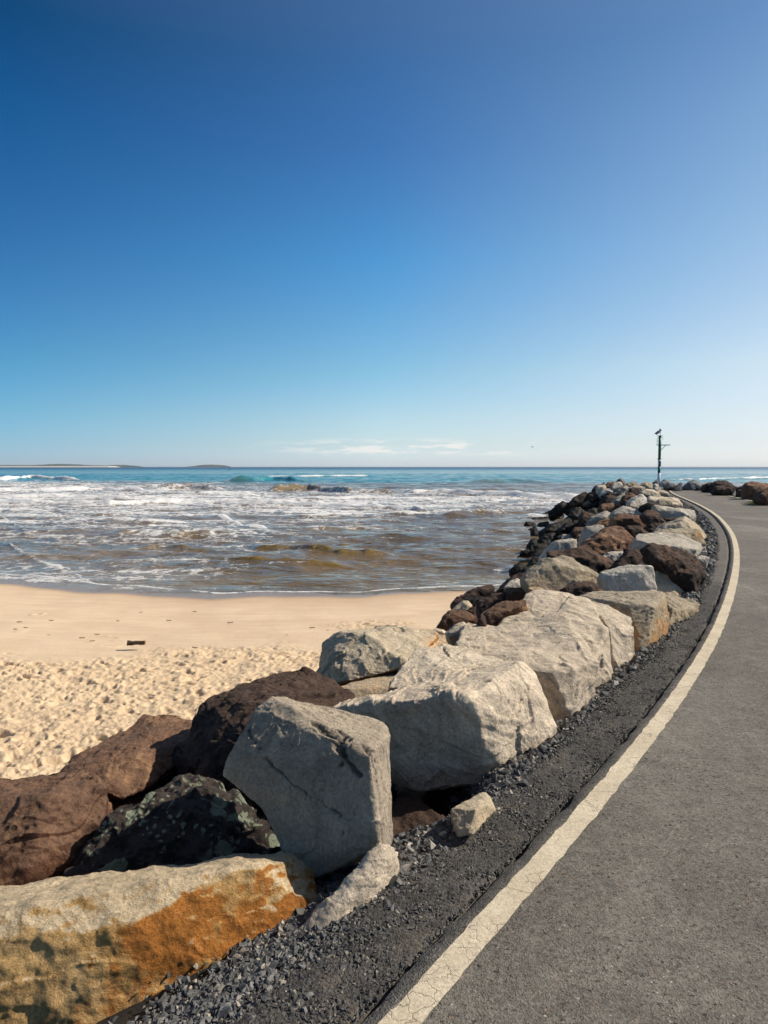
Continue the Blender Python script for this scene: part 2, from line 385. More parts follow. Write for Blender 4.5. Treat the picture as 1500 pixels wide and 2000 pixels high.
def rock(hulls, kind, label, cat='boulder', name='boulder', vox=None, stain=None, group=None, cracks=None, seed=None, amp=1.0, bed=None, post=None, chip=1.0):
    rock_n[0] += 1
    seed = seed if seed is not None else rock_n[0] * 7.31
    allp = np.concatenate([np.asarray(h) for h in hulls])
    size = allp.max(0) - allp.min(0); S = float(np.sort(size)[1:].mean())
    dist = float(np.linalg.norm(allp.mean(0) - (0, 0, CAM_H)))
    if vox is None: vox = dist / 667 * 1.15
    vox = max(vox / QUAL, S / 260)
    vox = min(vox, S / 34) if not group else min(vox, S / 18)
    co, f = remesh(hulls, vox)
    fa, co_, me_, st_, rd_, nch, chd = SPEC[kind]
    rs = np.random.RandomState(int(seed * 13) % 100000)
    it = int(np.clip((rd_ * S / vox) ** 2 * 2.0, 1, 60)) if rd_ > .0025 else 1
    for _k in range(nch):            # broken corners: flat planes struck off the block
        v_ = rs.normal(size=3); v_ /= np.linalg.norm(v_)
        hgt = co @ v_; lim = hgt.max() - chd * chip * S * rs.uniform(.12, 1.0) ** 1.3
        co = co - np.maximum(hgt - lim, 0)[:, None] * v_ * .96
    co = smooth(co, f, it) if it > 1 else co + .25 * (smooth(co, f, 1) - co) / .6
    c_ = co.mean(0); co = c_ + (co - c_) * 1.022
    nr = normals(co, f)
    q = (co - co.mean(0)) / S + seed
    d = .002 + co_ * amp * fbm(q * 1.8, 3)
    for fr, am in ((2.1, 1.0), (5.2, 0.42)):
        wq = q * (fr, fr, fr * 1.5) + 0.30 * np.stack([fbm(q * fr * .9 + k * 9, 2) for k in range(3)], 1)
        f1, f2, cid, cc = worley(wq)
        g = _g[(cid * 7 + 3) & 511]
        msk = sst(perlin(q * fr * .6 + 31), -.15, .25)
        d = d + fa * am * amp * msk * (np.minimum(f1, .75) ** 2 * 2.0 - .5) + fa * .5 * am * amp * (((wq - cc) * g).sum(1)) * .8
    d = d + me_ * amp * fbm(q * 7, 4, 0.6)
    rdg = 1 - np.abs(fbm(q * 3.4 + 5, 3, .55)) * 2.2
    d = d + me_ * 1.2 * amp * (np.maximum(rdg, 0) ** 2 - .4) * (.35 if st_ else .6)
    if st_:
        b = bed if bed is not None else rs.normal(size=3) * (0.35, 0.35, 0) + (0, 0, 1)
        b = np.asarray(b, float); b /= np.linalg.norm(b)
        t = (q @ b) * 9 + 1.6 * fbm(q * 2.2 + 3, 3)
        fr = t - np.floor(t)
        side = np.clip(1 - np.abs(nr @ b), 0, 1)
        lm = sst(perlin(q * 1.7 + 21), -.25, .15)
        d = d + st_ * amp * (fr ** 2 - 0.33) * (0.35 + 0.65 * side) * lm
        t2 = (q @ b) * 23 + 2.2 * fbm(q * 3.1 + 7, 3, .6); f2_ = t2 - np.floor(t2)
        d = d + st_ * .45 * amp * (f2_ ** 3 - .25) * sst(perlin(q * 3.3 + 2), -.1, .3)
        brk = worley(np.stack([q[:, 0] * 4.5, q[:, 1] * 4.5, t * .5], 1) + .25 * perlin(q * 6)[:, None])
        d = d + st_ * .9 * amp * ((brk[2] % 17) / 17. - .5) * sst(perlin(q * 1.9 + 44), -.1, .25)
        d = d + st_ * 0.5 * amp * fbm(np.stack([q[:, 0] * 4, q[:, 1] * 4, t * 1.5], 1), 3, .6)
    co = co + nr * (d * S)[:, None]
    cr = np.zeros(len(co))
    if cracks:
        for pts, wdt, dep in cracks:
            pts = [np.asarray(p) for p in pts]
            m = np.full(len(co), 9.0)
            jit = co + 0.012 * np.stack([perlin(co * 22 + k * 5) for k in range(3)], 1)
            for a, b in zip(pts[:-1], pts[1:]):
                ab = b - a; tt = np.clip(((jit - a) @ ab) / (ab @ ab), 0, 1)
                # compare directions from the crack's own plane: distance ignoring depth into the rock
                dd = jit - (a + tt[:, None] * ab); dd = dd - (dd * nr).sum(1)[:, None] * nr * 0.96
                m = np.minimum(m, np.linalg.norm(dd, axis=1))
            k = 1 - sst(m, wdt * 0.3, wdt)
            cr = np.maximum(cr, k); co = co - nr * (k * dep)[:, None]
    st = 0.18 + 0.75 * fbm(q * 1.3 + 11, 3)
    st = np.clip(st * 0.9, -0.3, 0.9)
    if stain is not None:
        st = stain(co, normals(co, f), q)
    if post is not None: co = post(co)
    org = np.array([co[:, 0].mean(), co[:, 1].mean(), co[:, 2].min()])
    o = mesh_obj(name, co, f, M[kind], attrs={'stain': st, 'crack': cr}, origin=org)
    tag(o, label, cat, group)
    return o
def PT(lst, drop=None, back=None):
    """hull points from (px, py, Y); drop/back add lowered or pushed-back copies that give the block its hidden sides"""
    pts = [P(*p) for p in lst]; out = list(pts)
    if drop: out += [p + np.array([0, drop[1], -drop[0]]) for p in pts]
    if back:
        c = np.mean(pts, 0)
        out += [c + (p - c) * back[1] + np.array([back[2] if len(back) > 2 else 0, back[0], back[3] if len(back) > 3 else 0]) for p in pts]
    return out

# ------------------------------------------------------------------ sea
def far_row(n0, d0, d1, n1, d2):
    a = np.exp(np.linspace(math.log(d0), math.log(d1), n0)); b = np.exp(np.linspace(math.log(d1), math.log(d2), n1))[1:]
    return np.concatenate([a, b])
SHX = [-400, -40, -15.6, -11.4, -7.7, -5.7, -1.9, 2.45, 4.1, 8, 20, 400]
SHY = [120, 34, 27.7, 25.6, 23.9, 23.5, 23.5, 24.4, 24.9, 26.5, 31, 100]
_sx = np.linspace(-60, 40, 2001); _sy = np.interp(_sx, SHX, SHY)
_k = np.hanning(81); _k /= _k.sum(); _sy2 = np.convolve(np.pad(_sy, 40, 'edge'), _k, 'valid')
def shore(x): return np.interp(x, _sx, _sy2) + 0.16 * np.abs(np.sin(x * .62 + .4)) + 0.09 * np.sin(x * 1.3) + 0.07 * np.sin(x * 2.7 + 1)
CREST = [  # crest line in (px, py) of the sea surface, height, width as share of distance, foam, taper px
    ([(-60, 940), (8, 939), (60, 934), (120, 938), (170, 941)], 1.1, .030, .95, 30),
    ([(500, 933), (600, 932), (745, 931)], 0.7, .02, .7, 40),
    ([(430, 941), (495, 941), (533, 938), (600, 942)], 1.5, .03, .15, 40),
    ([(240, 951), (330, 950), (460, 955)], 0.5, .02, .35, 50),
    ([(300, 956), (370, 955.5), (440, 959)], 0.85, .022, .18, 22),
    ([(520, 960), (602, 958), (670, 963), (700, 965)], 0.95, .022, .10, 26),
    ([(680, 965), (700, 964), (780, 965)], 0.7, .02, .1, 30),
    ([(790, 964), (854, 964), (950, 969), (1050, 974), (1120, 976), (1160, 977)], 0.75, .019, .97, 20),
    ([(380, 966), (450, 966), (500, 967)], .4, .02, .95, 22),
    ([(900, 944), (1000, 942), (1080, 944)], 1.0, .05, 0, 60),
    ([(-60, 985), (0, 984), (213, 988), (375, 982), (500, 986), (620, 989), (807, 998), (840, 1003)], 0.42, .016, .92, 30),
    ([(-60, 1000), (0, 1012), (43, 1040), (102, 1051), (180, 1054)], 0.06, .05, .5, 30),
    ([(5, 1062), (20, 1075), (43, 1087), (85, 1104), (132, 1121), (165, 1138)], 0.06, .045, .5, 12),
    ([(280, 1031), (330, 1030), (375, 1036)], 0.16, .018, .9, 14),
    ([(405, 1004), (440, 1014), (469, 1027), (529, 1040)], 0.10, .035, .95, 18),
    ([(480, 1071), (564, 1073), (662, 1085), (770, 1088)], 0.22, .016, .12, 40),
    ([(640, 1066), (700, 1067), (770, 1073)], 0.18, .016, .08, 30),
    ([(300, 1089), (350, 1089), (400, 1090)], 0.16, .018, .08, 30),
    ([(90, 1055), (145, 1062), (170, 1063)], 0.16, .018, .08, 20),
    ([(860, 1012), (1000, 1004), (1040, 1004)], 0.4, .022, .5, 40),
    ([(440, 1100), (560, 1102), (700, 1108)], 0.13, .02, .05, 60),
    ([(240, 1075), (320, 1070), (420, 1078)], 0.15, .02, .1, 40),
    ([(780, 1139), (900, 1137), (980, 1136)], 0.06, .008, .15, 40),
    ([(560, 1040), (700, 1034), (800, 1040)], 0.16, .02, .2, 50),
    ([(-80, 962), (60, 960), (200, 957), (300, 962)], .5, .018, .95, 30),
    ([(-80, 974), (100, 972), (260, 976)], .4, .018, .9, 30),
    ([(-80, 1024), (150, 1018), (390, 1026)], .14, .018, .85, 50),
    ([(560, 1012), (700, 1006), (870, 1013)], .18, .018, .8, 50),
    ([(200, 1046), (340, 1050), (470, 1047)], .15, .02, .1, 40),
    ([(560, 978), (720, 975), (880, 981)], .3, .02, .8, 60),
    ([(1020, 1010), (1080, 1015)], 0.2, .02, .9, 20),
    ([(1300, 939), (1330, 938), (1360, 939)], .6, .012, .8, 14),
    ([(1350, 939), (1430, 936.5), (1500, 935), (1560, 936)], .75, .012, .85, 22),
]
def sea_point_py(d): return 911.0 + (CAM_H - WATER_Z) * F / d
def sea(x, y):
    px = 750 + F * x / y * 1.0
    d = y
    z = np.zeros_like(x); foam = np.zeros_like(x); glow = np.zeros_like(x)
    wob = fbm(np.stack([px * 0.02, 0 * x, 0 * x], 1), 2)
    for pts, A, wr, fo, tp in CREST:
        p = np.array(pts, float)
        dist = (CAM_H - WATER_Z) * F / (p[:, 1] - 911)
        Yc = np.interp(px, p[:, 0], dist)
        Yc = Yc * (1 + 0.004 * wob)
        ww = wr * Yc
        t = sst(px, p[0, 0] - tp * .2, p[0, 0] + tp) * (1 - sst(px, p[-1, 0] - tp, p[-1, 0] + tp * .2))
        t = t * (0.72 + 0.5 * np.clip(.5 + perlin(np.stack([px * .035, Yc * 0 + A * 9, 0 * x], 1)), 0, 1))
        s = (d - Yc) / ww
        prof = np.where(s < 0, np.exp(-(s / 0.55) ** 2), np.exp(-(s / 1.7) ** 2))
        z = np.maximum(z, A * t * prof)
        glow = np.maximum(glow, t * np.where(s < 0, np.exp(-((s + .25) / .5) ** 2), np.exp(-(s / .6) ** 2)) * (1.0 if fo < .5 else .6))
        if fo > 0:
            ff = fo * t * np.where(s < .25, np.exp(-((s - .2) / 1.1) ** 2), np.exp(-((s - .25) / .5) ** 2))
            foam = np.maximum(foam, ff * 1.15)
    # general foam cover
    pyv = sea_point_py(d)
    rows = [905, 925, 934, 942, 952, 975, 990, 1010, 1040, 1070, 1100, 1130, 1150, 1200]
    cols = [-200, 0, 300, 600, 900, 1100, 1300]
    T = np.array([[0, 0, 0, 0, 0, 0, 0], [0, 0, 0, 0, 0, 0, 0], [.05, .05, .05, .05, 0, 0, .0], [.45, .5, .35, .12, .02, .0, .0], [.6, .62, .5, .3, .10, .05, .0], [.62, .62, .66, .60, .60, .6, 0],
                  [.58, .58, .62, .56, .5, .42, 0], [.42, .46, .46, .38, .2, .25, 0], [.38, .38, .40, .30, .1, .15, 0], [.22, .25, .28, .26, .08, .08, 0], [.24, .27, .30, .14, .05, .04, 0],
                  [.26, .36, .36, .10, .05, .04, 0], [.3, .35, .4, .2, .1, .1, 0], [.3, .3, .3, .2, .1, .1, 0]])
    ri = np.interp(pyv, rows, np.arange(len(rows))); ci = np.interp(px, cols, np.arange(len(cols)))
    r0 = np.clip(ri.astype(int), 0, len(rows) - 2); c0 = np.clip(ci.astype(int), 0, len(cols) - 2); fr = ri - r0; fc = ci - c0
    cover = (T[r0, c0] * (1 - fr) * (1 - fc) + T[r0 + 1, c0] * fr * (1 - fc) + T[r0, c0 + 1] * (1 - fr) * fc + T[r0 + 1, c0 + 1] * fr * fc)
    # ambient chop (real waves, finer ones only where the mesh can carry them)
    rs = np.random.RandomState(5); amb = np.zeros_like(x)
    for k in range(26):
        L = 0.9 * 1.16 ** k; th = R(rs.normal(90, 34)); ph = rs.rand() * 9
        a = 0.0045 * L ** 0.95 * (1 if L < 12 else 12 / L)
        lod = sst(L / (d * 0.011 + .05), 1.0, 2.6)
        wv = np.sin((x * math.cos(th) + y * math.sin(th)) * 2 * math.pi / L + ph + 1.2 * np.sin(x * .21 / L * 3 + k))
        amb += a * lod * (1 - 2 * np.abs(wv) ** 1.6 * .8)
    z = z + amb * 1.0
    near = sst(y - shore(x), 0.0, 5.0)
    z = z * (0.1 + .9 * near)
    ed = y - shore(x)
    foam = np.maximum(foam, (0.72 + .25 * perlin(np.stack([x * .5, y * 0, 0 * x], 1))) * np.exp(-((ed - 0.10) / 0.17) ** 2))
    foam = np.maximum(foam, 0.45 * np.exp(-((ed - 0.7) / 0.25) ** 2))
    rock_edge = np.exp(-((u_of(x, np.clip(y, 0, 60)) - 8.0) / 1.3) ** 2) * (y < 52) * (y > 25)
    foam = np.maximum(foam, 0.5 * rock_edge * sst(perlin(np.stack([x, y, 0 * x], 1) * .6), -.1, .3))
    return z, foam, cover, glow
dd = far_row(int(620), 21.5, 420, 120, 9000)
pxs = np.concatenate([np.linspace(-1500, -120, 50), np.linspace(-110, 1620, 620), np.linspace(1640, 3400, 50)])
DD, PXX = np.meshgrid(dd, pxs, indexing='ij')
X = ((PXX - 750) / F * DD).ravel(); Y = DD.ravel()
zz, fo, cov, glo = sea(X, Y)
turq = sst(Y + 14 * fbm(np.stack([X * .01, Y * .012, X * 0], 1), 3), 158, 205)
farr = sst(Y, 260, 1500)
n = N('sea_water')
foam_a, cov_a, tq, fr_a = n.attr('foam'), n.attr('cover'), n.attr('turq'), n.attr('far')
brown = n.mix(n.rng(n.noise(0.18, 3), .35, .65), (0.18, 0.112, 0.036), (0.12, 0.084, 0.042))
teal = n.mix(n.rng(n.noise(0.02, 3), .35, .65), (0.010, 0.21, 0.225), (0.008, 0.145, 0.185))
body = n.mix(n.math('MULTIPLY', n.rng(n.attr('glow'), .35, .95), .85), brown, (0.20, 0.125, 0.022)); body = n.mix(tq, body, n.mix(n.math('MULTIPLY', n.attr('glow'), .6), teal, (0.03, 0.26, 0.22)))  # wave faces painted brighter for light shining through the crests
body = n.mix(n.math('MULTIPLY', n.rng(n.math('ADD', n.noise(.25, 4, .6, v=n.map((.4, 1, 1))), cov_a), .62, 1.05), .32), body, (0.44, 0.40, 0.36))  # pale foam film, also painting in sky reflection the water lacks
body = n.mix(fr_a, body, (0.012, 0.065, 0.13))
wob = n.noise(1.6, 3, .5, v=n.map((1, 1.6, 1)))
h1 = n.noise(1.3, 4, 0.6, v=n.map((1, 1.9, 1)), dist=.3)
h2 = n.noise(6.5, 4, 0.6, v=n.map((1, 1.5, 1)), dist=.4)
h3 = n.noise(0.16, 4, 0.6, v=n.map((1, 2.6, 1)))
nb = n.bump(h1, 0.11, 1.0); nb = n.bump(h2, 0.020, 1.0, nb); nb = n.bump(h3, 0.9, 0.9, nb)
# foam: lacy sheets plus broken streaks
lace = n.vor(1.15, 'DISTANCE_TO_EDGE', v=n.map((0.8, 0.62, 1)))
ln = n.t.nodes.new('ShaderNodeVectorMath'); ln.operation = 'ADD'
nn_ = n.t.nodes.new('ShaderNodeTexNoise'); nn_.inputs['Scale'].default_value = 1.4; nn_.inputs['Detail'].default_value = 5; n.put(nn_.inputs['Vector'], n.co)
n.put(ln.inputs[0], n.co); n.put(ln.inputs[1], n.scale(nn_.outputs['Color'], 1.5))
lace = n.vor(1.1, 'DISTANCE_TO_EDGE', v=n.map((0.9, 0.62, 1), v=ln.outputs[0]))
lace2 = n.vor(3.6, 'DISTANCE_TO_EDGE', v=n.map((0.9, 0.7, 1), v=ln.outputs[0]))
lc = n.math('ADD', n.rng(lace, 0.0, 0.24, 1, 0), n.math('MULTIPLY', n.rng(lace2, 0, .16, 1, 0), .5))
fn1 = n.noise(0.30, 6, 0.64, v=n.map((0.34, 1.0, 1)), dist=1.1)
fn2 = n.noise(1.9, 5, 0.66, v=n.map((0.5, 1.25, 1)), dist=.6)
fv = n.math('ADD', n.math('MULTIPLY', fn1, .68), n.math('MULTIPLY', fn2, .32))
fv = n.math('ADD', fv, n.math('MULTIPLY', n.math('SUBTRACT', lc, 0.5), 0.10))
thr = n.math('SUBTRACT', 0.70, n.math('MULTIPLY', cov_a, 0.37))
fm = n.rng(n.math('SUBTRACT', fv, thr), -0.045, 0.10)
fm = n.math('MULTIPLY', fm, n.rng(cov_a, 0.0, .10))
bn = n.math('ADD', foam_a, n.math('MULTIPLY', n.math('SUBTRACT', n.noise(1.6, 7, .75, dist=.6), .5), 1.3))
bm_ = n.rng(bn, 0.46, 0.72); bm_ = n.math('MULTIPLY', bm_, n.rng(foam_a, 0.03, .2))
fm = n.math('MAXIMUM', fm, bm_)
fcol = n.mix(n.rng(n.noise(5, 5, .7), .3, .65), (0.76, 0.73, 0.69), (0.95, 0.93, 0.90))
col = n.mix(fm, body, fcol)
fbp = n.bump(n.noise(4.5, 6, .75), 0.16, 1.0, nb)
nmix = n.t.nodes.new('ShaderNodeMix'); nmix.data_type = 'VECTOR'; n.put(nmix.inputs[0], fm); n.put(nmix.inputs[4], nb); n.put(nmix.inputs[5], fbp)
rough = n.math('ADD', n.math('MULTIPLY', fm, 0.7), n.math('ADD', .06, n.math('MULTIPLY', fr_a, .28)))
n.fin(col, rough, nmix.outputs[1], 0.5); n.b.inputs['IOR'].default_value = 1.33
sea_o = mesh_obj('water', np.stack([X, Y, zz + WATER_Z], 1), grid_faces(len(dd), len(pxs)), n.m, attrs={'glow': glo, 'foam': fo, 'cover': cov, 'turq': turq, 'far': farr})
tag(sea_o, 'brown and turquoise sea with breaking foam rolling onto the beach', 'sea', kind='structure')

# ------------------------------------------------------------------ sand
def sand_z(x, y):
    ed = shore(x) - y
    z = WATER_Z + np.where(ed > 0, 0.02 * np.minimum(ed, 1.2) + 0.046 * np.maximum(ed - 1.2, 0), 0.06 * ed)
    z = z + 0.03 * np.sin(x * .5 + 1) * sst(ed, 2, 6)
    return z
dd = np.exp(np.arange(math.log(6.0), math.log(34), 0.0031)); pxs = np.concatenate([np.linspace(-2500, -120, 70), np.arange(-115, 1100, 2.4)])
DD, PXX = np.meshgrid(dd, pxs, indexing='ij')
X = ((PXX - 750) / F * DD).ravel(); Y = DD.ravel(); Z = sand_z(X, Y)
p2 = np.stack([X, Y, 0 * X], 1)
edge = 15.6 + 1.8 * fbm(p2 * .35, 4, .6) + 0.5 * np.clip((X + 2) * .2, -1, 1)
tr = 1 - sst(Y, edge - 1.8, edge + .3)
tr = np.maximum(tr, 0.7 * sst(-((X + .3) ** 2 * .6 + (Y - 17.6) ** 2 * 1.6), -1.2, 0)) 
wp = p2 * 1.0; wp[:, :2] += 0.12 * np.stack([perlin(p2 * 3), perlin(p2 * 3 + 9)], 1)
prints = 0
for sc_, am, sd_ in ((2.4, .105, 0), (4.0, .060, 40), (7.5, .020, 80)):
    q = wp * (sc_, sc_ * 1.35, 1) + (sd_, sd_, 0.5)
    f1, f2, cid, cc = worley(q)
    dep = 0.35 + 0.65 * ((cid * 37 % 101) / 100.)
    dep = dep * sst(fbm(p2 * .9 + sd_, 2), -.35, .15)
    prints = prints + am * dep * (0.40 * np.exp(-((f1 - .43) / .12) ** 2) - np.exp(-(f1 / .29) ** 6 * 1.0))
rough_z = 0.034 * fbm(p2 * 2.2, 3) + 0.018 * fbm(p2 * 9, 3, .65)
churn = sst(fbm(p2 * .3 + 4, 2), -.05, .35)
Z = Z + tr * (prints * (1 - .25 * churn) + rough_z * (1 + .5 * churn)) + .006 * fbm(p2 * 1.5, 3)
# scattered single prints on the smooth part
f1, f2, cid, cc = worley(p2 * (1.1, .8, 1) + (5, 7, .5))
ok = ((cid % 9) == 0) * (1 - tr) * sst(shore(X) - Y, 3.0, 5.0)
Z = Z + ok * (0.02 * np.exp(-((f1 - .16) / .06) ** 2) - 0.03 * np.exp(-(f1 / .09) ** 2))
wet = 1 - sst(shore(X) - Y, np.interp(X, [-16, -9, -4, 4], [2.1, 1.1, .5, .45]), np.interp(X, [-16, -9, -4, 4], [3.0, 2.1, 1.5, 1.4]))
damp = 1 - sst(shore(X) - Y, 1.0, 4.0)
n = N('beach_sand')
c = n.mix(n.rng(n.noise(0.7, 4), .35, .65), (0.68, 0.50, 0.33), (0.74, 0.56, 0.375))
c = n.scale(c, n.rng(n.noise(55, 4, .8), .3, .7, .86, 1.10))
c = n.scale(c, n.rng(n.noise(900, 2, .8), .3, .7, .85, 1.12))
c = n.scale(c, n.rng(n.noise(1.2, 6, .7, v=n.map((.35, 2.2, 1))), .3, .7, .93, 1.05))
c = n.mix(n.attr('trample'), c, n.mix(.5, c, (0.62, 0.455, 0.275)))
c = n.mix(n.math('MULTIPLY', n.attr('damp'), .55), c, (0.47, 0.31, 0.19))
c = n.mix(n.math('MULTIPLY', n.attr('wet'), 0.8), c, (0.22, 0.15, 0.10))
rg = n.rng(n.attr('wet'), 0, 1, .95, .10)
nb = n.bump(n.noise(30, 6, .7), n.math('MULTIPLY', 1, 1) and 0.012, 1.0)
n.fin(c, rg, nb, 0.35)
o = mesh_obj('sand', np.stack([X, Y, Z], 1), grid_faces(len(dd), len(pxs)), n.m, attrs={'wet': wet, 'damp': damp, 'trample': tr})
tag(o, 'pale golden beach sand, trampled with footprints in front and smooth near the water', 'beach', kind='structure')

# ------------------------------------------------------------------ core of the breakwater (rubble under the boulders)
yy = np.concatenate([np.linspace(-7, 12, 190), np.linspace(12.15, 74, 260)]); xx = np.linspace(-14, 34, 420)
uu = np.concatenate([np.linspace(-16, -2.6, 60), np.linspace(-2.4, 12, 200)])
YY, UU = np.meshgrid(yy, uu, indexing='ij'); gx, gy = on_line(YY.ravel(), UU.ravel())
base = np.interp(UU.ravel(), [-16, -9, -6, -4.2, -2.9, 0.1, 0.5, 1.0, 1.7, 7.6, 12], [-4.5, -3.2, -0.8, -0.15, -0.06, -0.06, -0.07, -0.25, -0.95, -3.1, -4.5]) + np.interp(YY.ravel(), [-8, 53, 62, 75], [0, 0, -1.2, -5.0])
def _pit(x, y): return np.exp(-(((x - .10) / .36) ** 2 + ((y - 3.72) / .42) ** 2) ** 2)
base = np.maximum(base, -4.3) - .6 * _pit(gx, gy)
pp = np.stack([gx, gy, base], 1)
f1, f2, cid, cc = worley(pp * 2.2)
um = sst(UU.ravel(), 1.0, 1.8) + sst(-UU.ravel(), 4.5, 6)
base = base + um * (0.14 * fbm(pp * 1.3, 3) + 0.16 * (0.4 - f1)) - .0
n = N('rubble_core'); 
c = n.mix(n.rng(n.noise(2, 5), .35, .65), (0.022, 0.019, 0.016), (0.05, 0.042, 0.034))
n.fin(c, .9, n.bump(n.noise(9, 8, .7), .08, 1.0))
o = mesh_obj('ground', np.stack([gx, gy, base], 1), grid_faces(len(yy), len(uu)), n.m)
tag(o, 'dark rubble core of the breakwater under the boulders', 'ground', kind='structure')

# ------------------------------------------------------------------ path
PW = 2.72
yy = np.concatenate([np.linspace(-5, 8, 900), np.exp(np.linspace(math.log(8.02), math.log(53), 460))])
uu = np.concatenate([[-PW - .16], np.linspace(-PW - .1, .085, 46)])
YY, UU = np.meshgrid(yy, uu, indexing='ij')
jag = 0.012 * fbm(np.stack([YY.ravel() * 4, 0 * YY.ravel(), UU.ravel() * 0], 1), 4, .7)
# top sheet, its left rim broken, and the little drop to the shoulder
U2 = UU.ravel().copy(); last = np.tile(np.arange(len(uu)) == len(uu) - 1, len(yy)); U2[last] += jag[last] + 0.012
first = np.tile(np.arange(len(uu)) == 0, len(yy)); U2[first] += 2 * jag[first]
gx, gy = on_line(YY.ravel(), U2)
gz = 0.004 * fbm(np.stack([gx, gy, 0 * gx], 1) * .7, 3)
top = np.stack([gx, gy, gz], 1)
nr, nc = len(yy), len(uu)
rim = top.reshape(nr, nc, 3)[:, -1].copy(); rim2 = rim.copy(); rim2[:, 2] -= 0.06; rim2[:, 0] -= .012
V = np.concatenate([top, rim2]); Fq = grid_faces(nr, nc)
i = np.arange(nr - 1); sk = np.stack([i * nc + nc - 1, nr * nc + i, nr * nc + i + 1, (i + 1) * nc + nc - 1], 1)
def asphalt(name, a, b, spk, bsc, bd, crack=0.0):
    n = N(name)
    c = n.mix(n.rng(n.noise(0.8, 5, .6), .35, .65), a, b)
    c = n.scale(c, n.rng(n.noise(1.5, 7, .72, dist=1.2), .3, .7, .86, 1.13))
    c = n.scale(c, n.rng(n.noise(9, 5, .7), .3, .7, .84, 1.16))
    c = n.scale(c, n.rng(n.noise(34, 4, .8), .3, .7, .80, 1.20))
    v = n.vor(150, out=1); s_ = n.t.nodes.new('ShaderNodeSeparateColor'); n.t.links.new(v, s_.inputs[0])
    c = n.scale(c, n.rng(s_.outputs[0], 0, 1, 1 - spk, 1 + spk, False))
    v2 = n.vor(46, out=1); s2 = n.t.nodes.new('ShaderNodeSeparateColor'); n.t.links.new(v2, s2.inputs[0])
    c = n.mix(n.math('MULTIPLY', n.rng(s2.outputs[1], .90, .91), n.rng(n.vor(46), .1, .22, .85, 0)), c, (0.50, 0.46, 0.40))
    c = n.mix(n.math('MULTIPLY', n.rng(s2.outputs[2], .93, .94), n.rng(n.vor(46), .1, .2, .8, 0)), c, (0.30, 0.15, 0.07))
    pit = n.rng(n.noise(52, 3, .7), .59, .635)
    pit = n.math('MULTIPLY', pit, n.rng(n.noise(7, 3), .34, .52))
    c = n.scale(c, n.rng(pit, 0, 1, 1, .30))
    stn = n.rng(n.noise(0.5, 6, .7, v=n.map((1.0, .35, 1), (0, 0, .4))), .50, .64, 0, .75)
    c = n.mix(n.math('MULTIPLY', stn, n.rng(n.noise(25, 4), .4, .6)), c, (0.34, 0.31, 0.27))
    h = n.math('SUBTRACT', n.math('ADD', n.noise(120, 3, .8), n.rng(n.vor(bsc), 0, .6, .8, 0)), pit)
    return n.fin(c, .88, n.bump(h, bd, 1.0), .3)
M['asphalt'] = asphalt('asphalt', (0.138, 0.122, 0.101), (0.166, 0.147, 0.122), .34, 130, .0022)
o = mesh_obj('path', V, np.concatenate([Fq, sk]), M['asphalt'])
tag(o, 'weathered grey asphalt footpath curving away to the left', 'path', kind='structure')
# painted edge lines
n = N('worn_paint')
c = n.mix(n.rng(n.noise(3, 5, .6), .35, .65), (0.58, 0.485, 0.345), (0.68, 0.58, 0.42))
c = n.scale(c, n.rng(n.noise(80, 5, .85), .25, .75, .62, 1.26))
wear = n.math('MULTIPLY', n.rng(n.noise(26, 8, .82), .53, .64, 0, .6), n.rng(n.noise(2.2, 4, .6), .3, .65, .35, 1.0)); c = n.mix(wear, c, (0.27, 0.23, 0.18))
cv = n.t.nodes.new('ShaderNodeVectorMath'); cv.operation = 'ADD'; nz_ = n.t.nodes.new('ShaderNodeTexNoise'); nz_.inputs['Scale'].default_value = 24; nz_.inputs['Detail'].default_value = 4
n.put(nz_.inputs['Vector'], n.co); n.put(cv.inputs[0], n.co); n.put(cv.inputs[1], n.scale(nz_.outputs['Color'], .05))
ck = n.rng(n.vor(17, 'DISTANCE_TO_EDGE', v=cv.outputs[0]), 0, .035, 1, 0); ck = n.math('MULTIPLY', ck, n.rng(n.noise(4, 3), .50, .60))
ck2 = n.math('MULTIPLY', n.rng(n.vor(1.1, 'DISTANCE_TO_EDGE', v=cv.outputs[0]), 0, .004, 1, 0), .8)
ck = n.math('MAXIMUM', ck, ck2)
c = n.scale(c, n.rng(ck, 0, 1, 1, .74))
n.fin(c, .85, n.bump(n.math('SUBTRACT', n.noise(110, 4, .8), ck), .003, 1.0))
M['paint'] = n.m
def stripe(name, u0, u1, z, mat, label, y0=-5, y1=52.5, jamp=.006, kind='structure'):
    uu = np.linspace(u0, u1, 5); YY, UU = np.meshgrid(yy[(yy >= y0) & (yy <= y1)], uu, indexing='ij'); U = UU.ravel().copy(); nn = len(YY)
    j1 = jamp * fbm(np.stack([YY[:, 0] * 9, YY[:, 0] * 0, YY[:, 0] * 0], 1), 4, .7); j2 = jamp * fbm(np.stack([YY[:, 0] * 9, YY[:, 0] * 0 + 5, YY[:, 0] * 0], 1), 4, .7)
    U = U.reshape(nn, 5); U[:, 0] += j1; U[:, -1] += j2; gx, gy = on_line(YY.ravel(), U.ravel())
    gz = 0.004 * fbm(np.stack([gx, gy, 0 * gx], 1) * .7, 3) + z
    o = mesh_obj(name, np.stack([gx, gy, gz], 1), grid_faces(nn, 5), mat); tag(o, label, 'painted line', kind=kind); return o
stripe('painted_edge_line', -.046, .050, .004, M['paint'], 'worn cream edge line painted along the left side of the path')
stripe('painted_edge_line', -PW + .02, -PW + .12, .004, M['paint'], 'cream edge line along the far right side of the path')
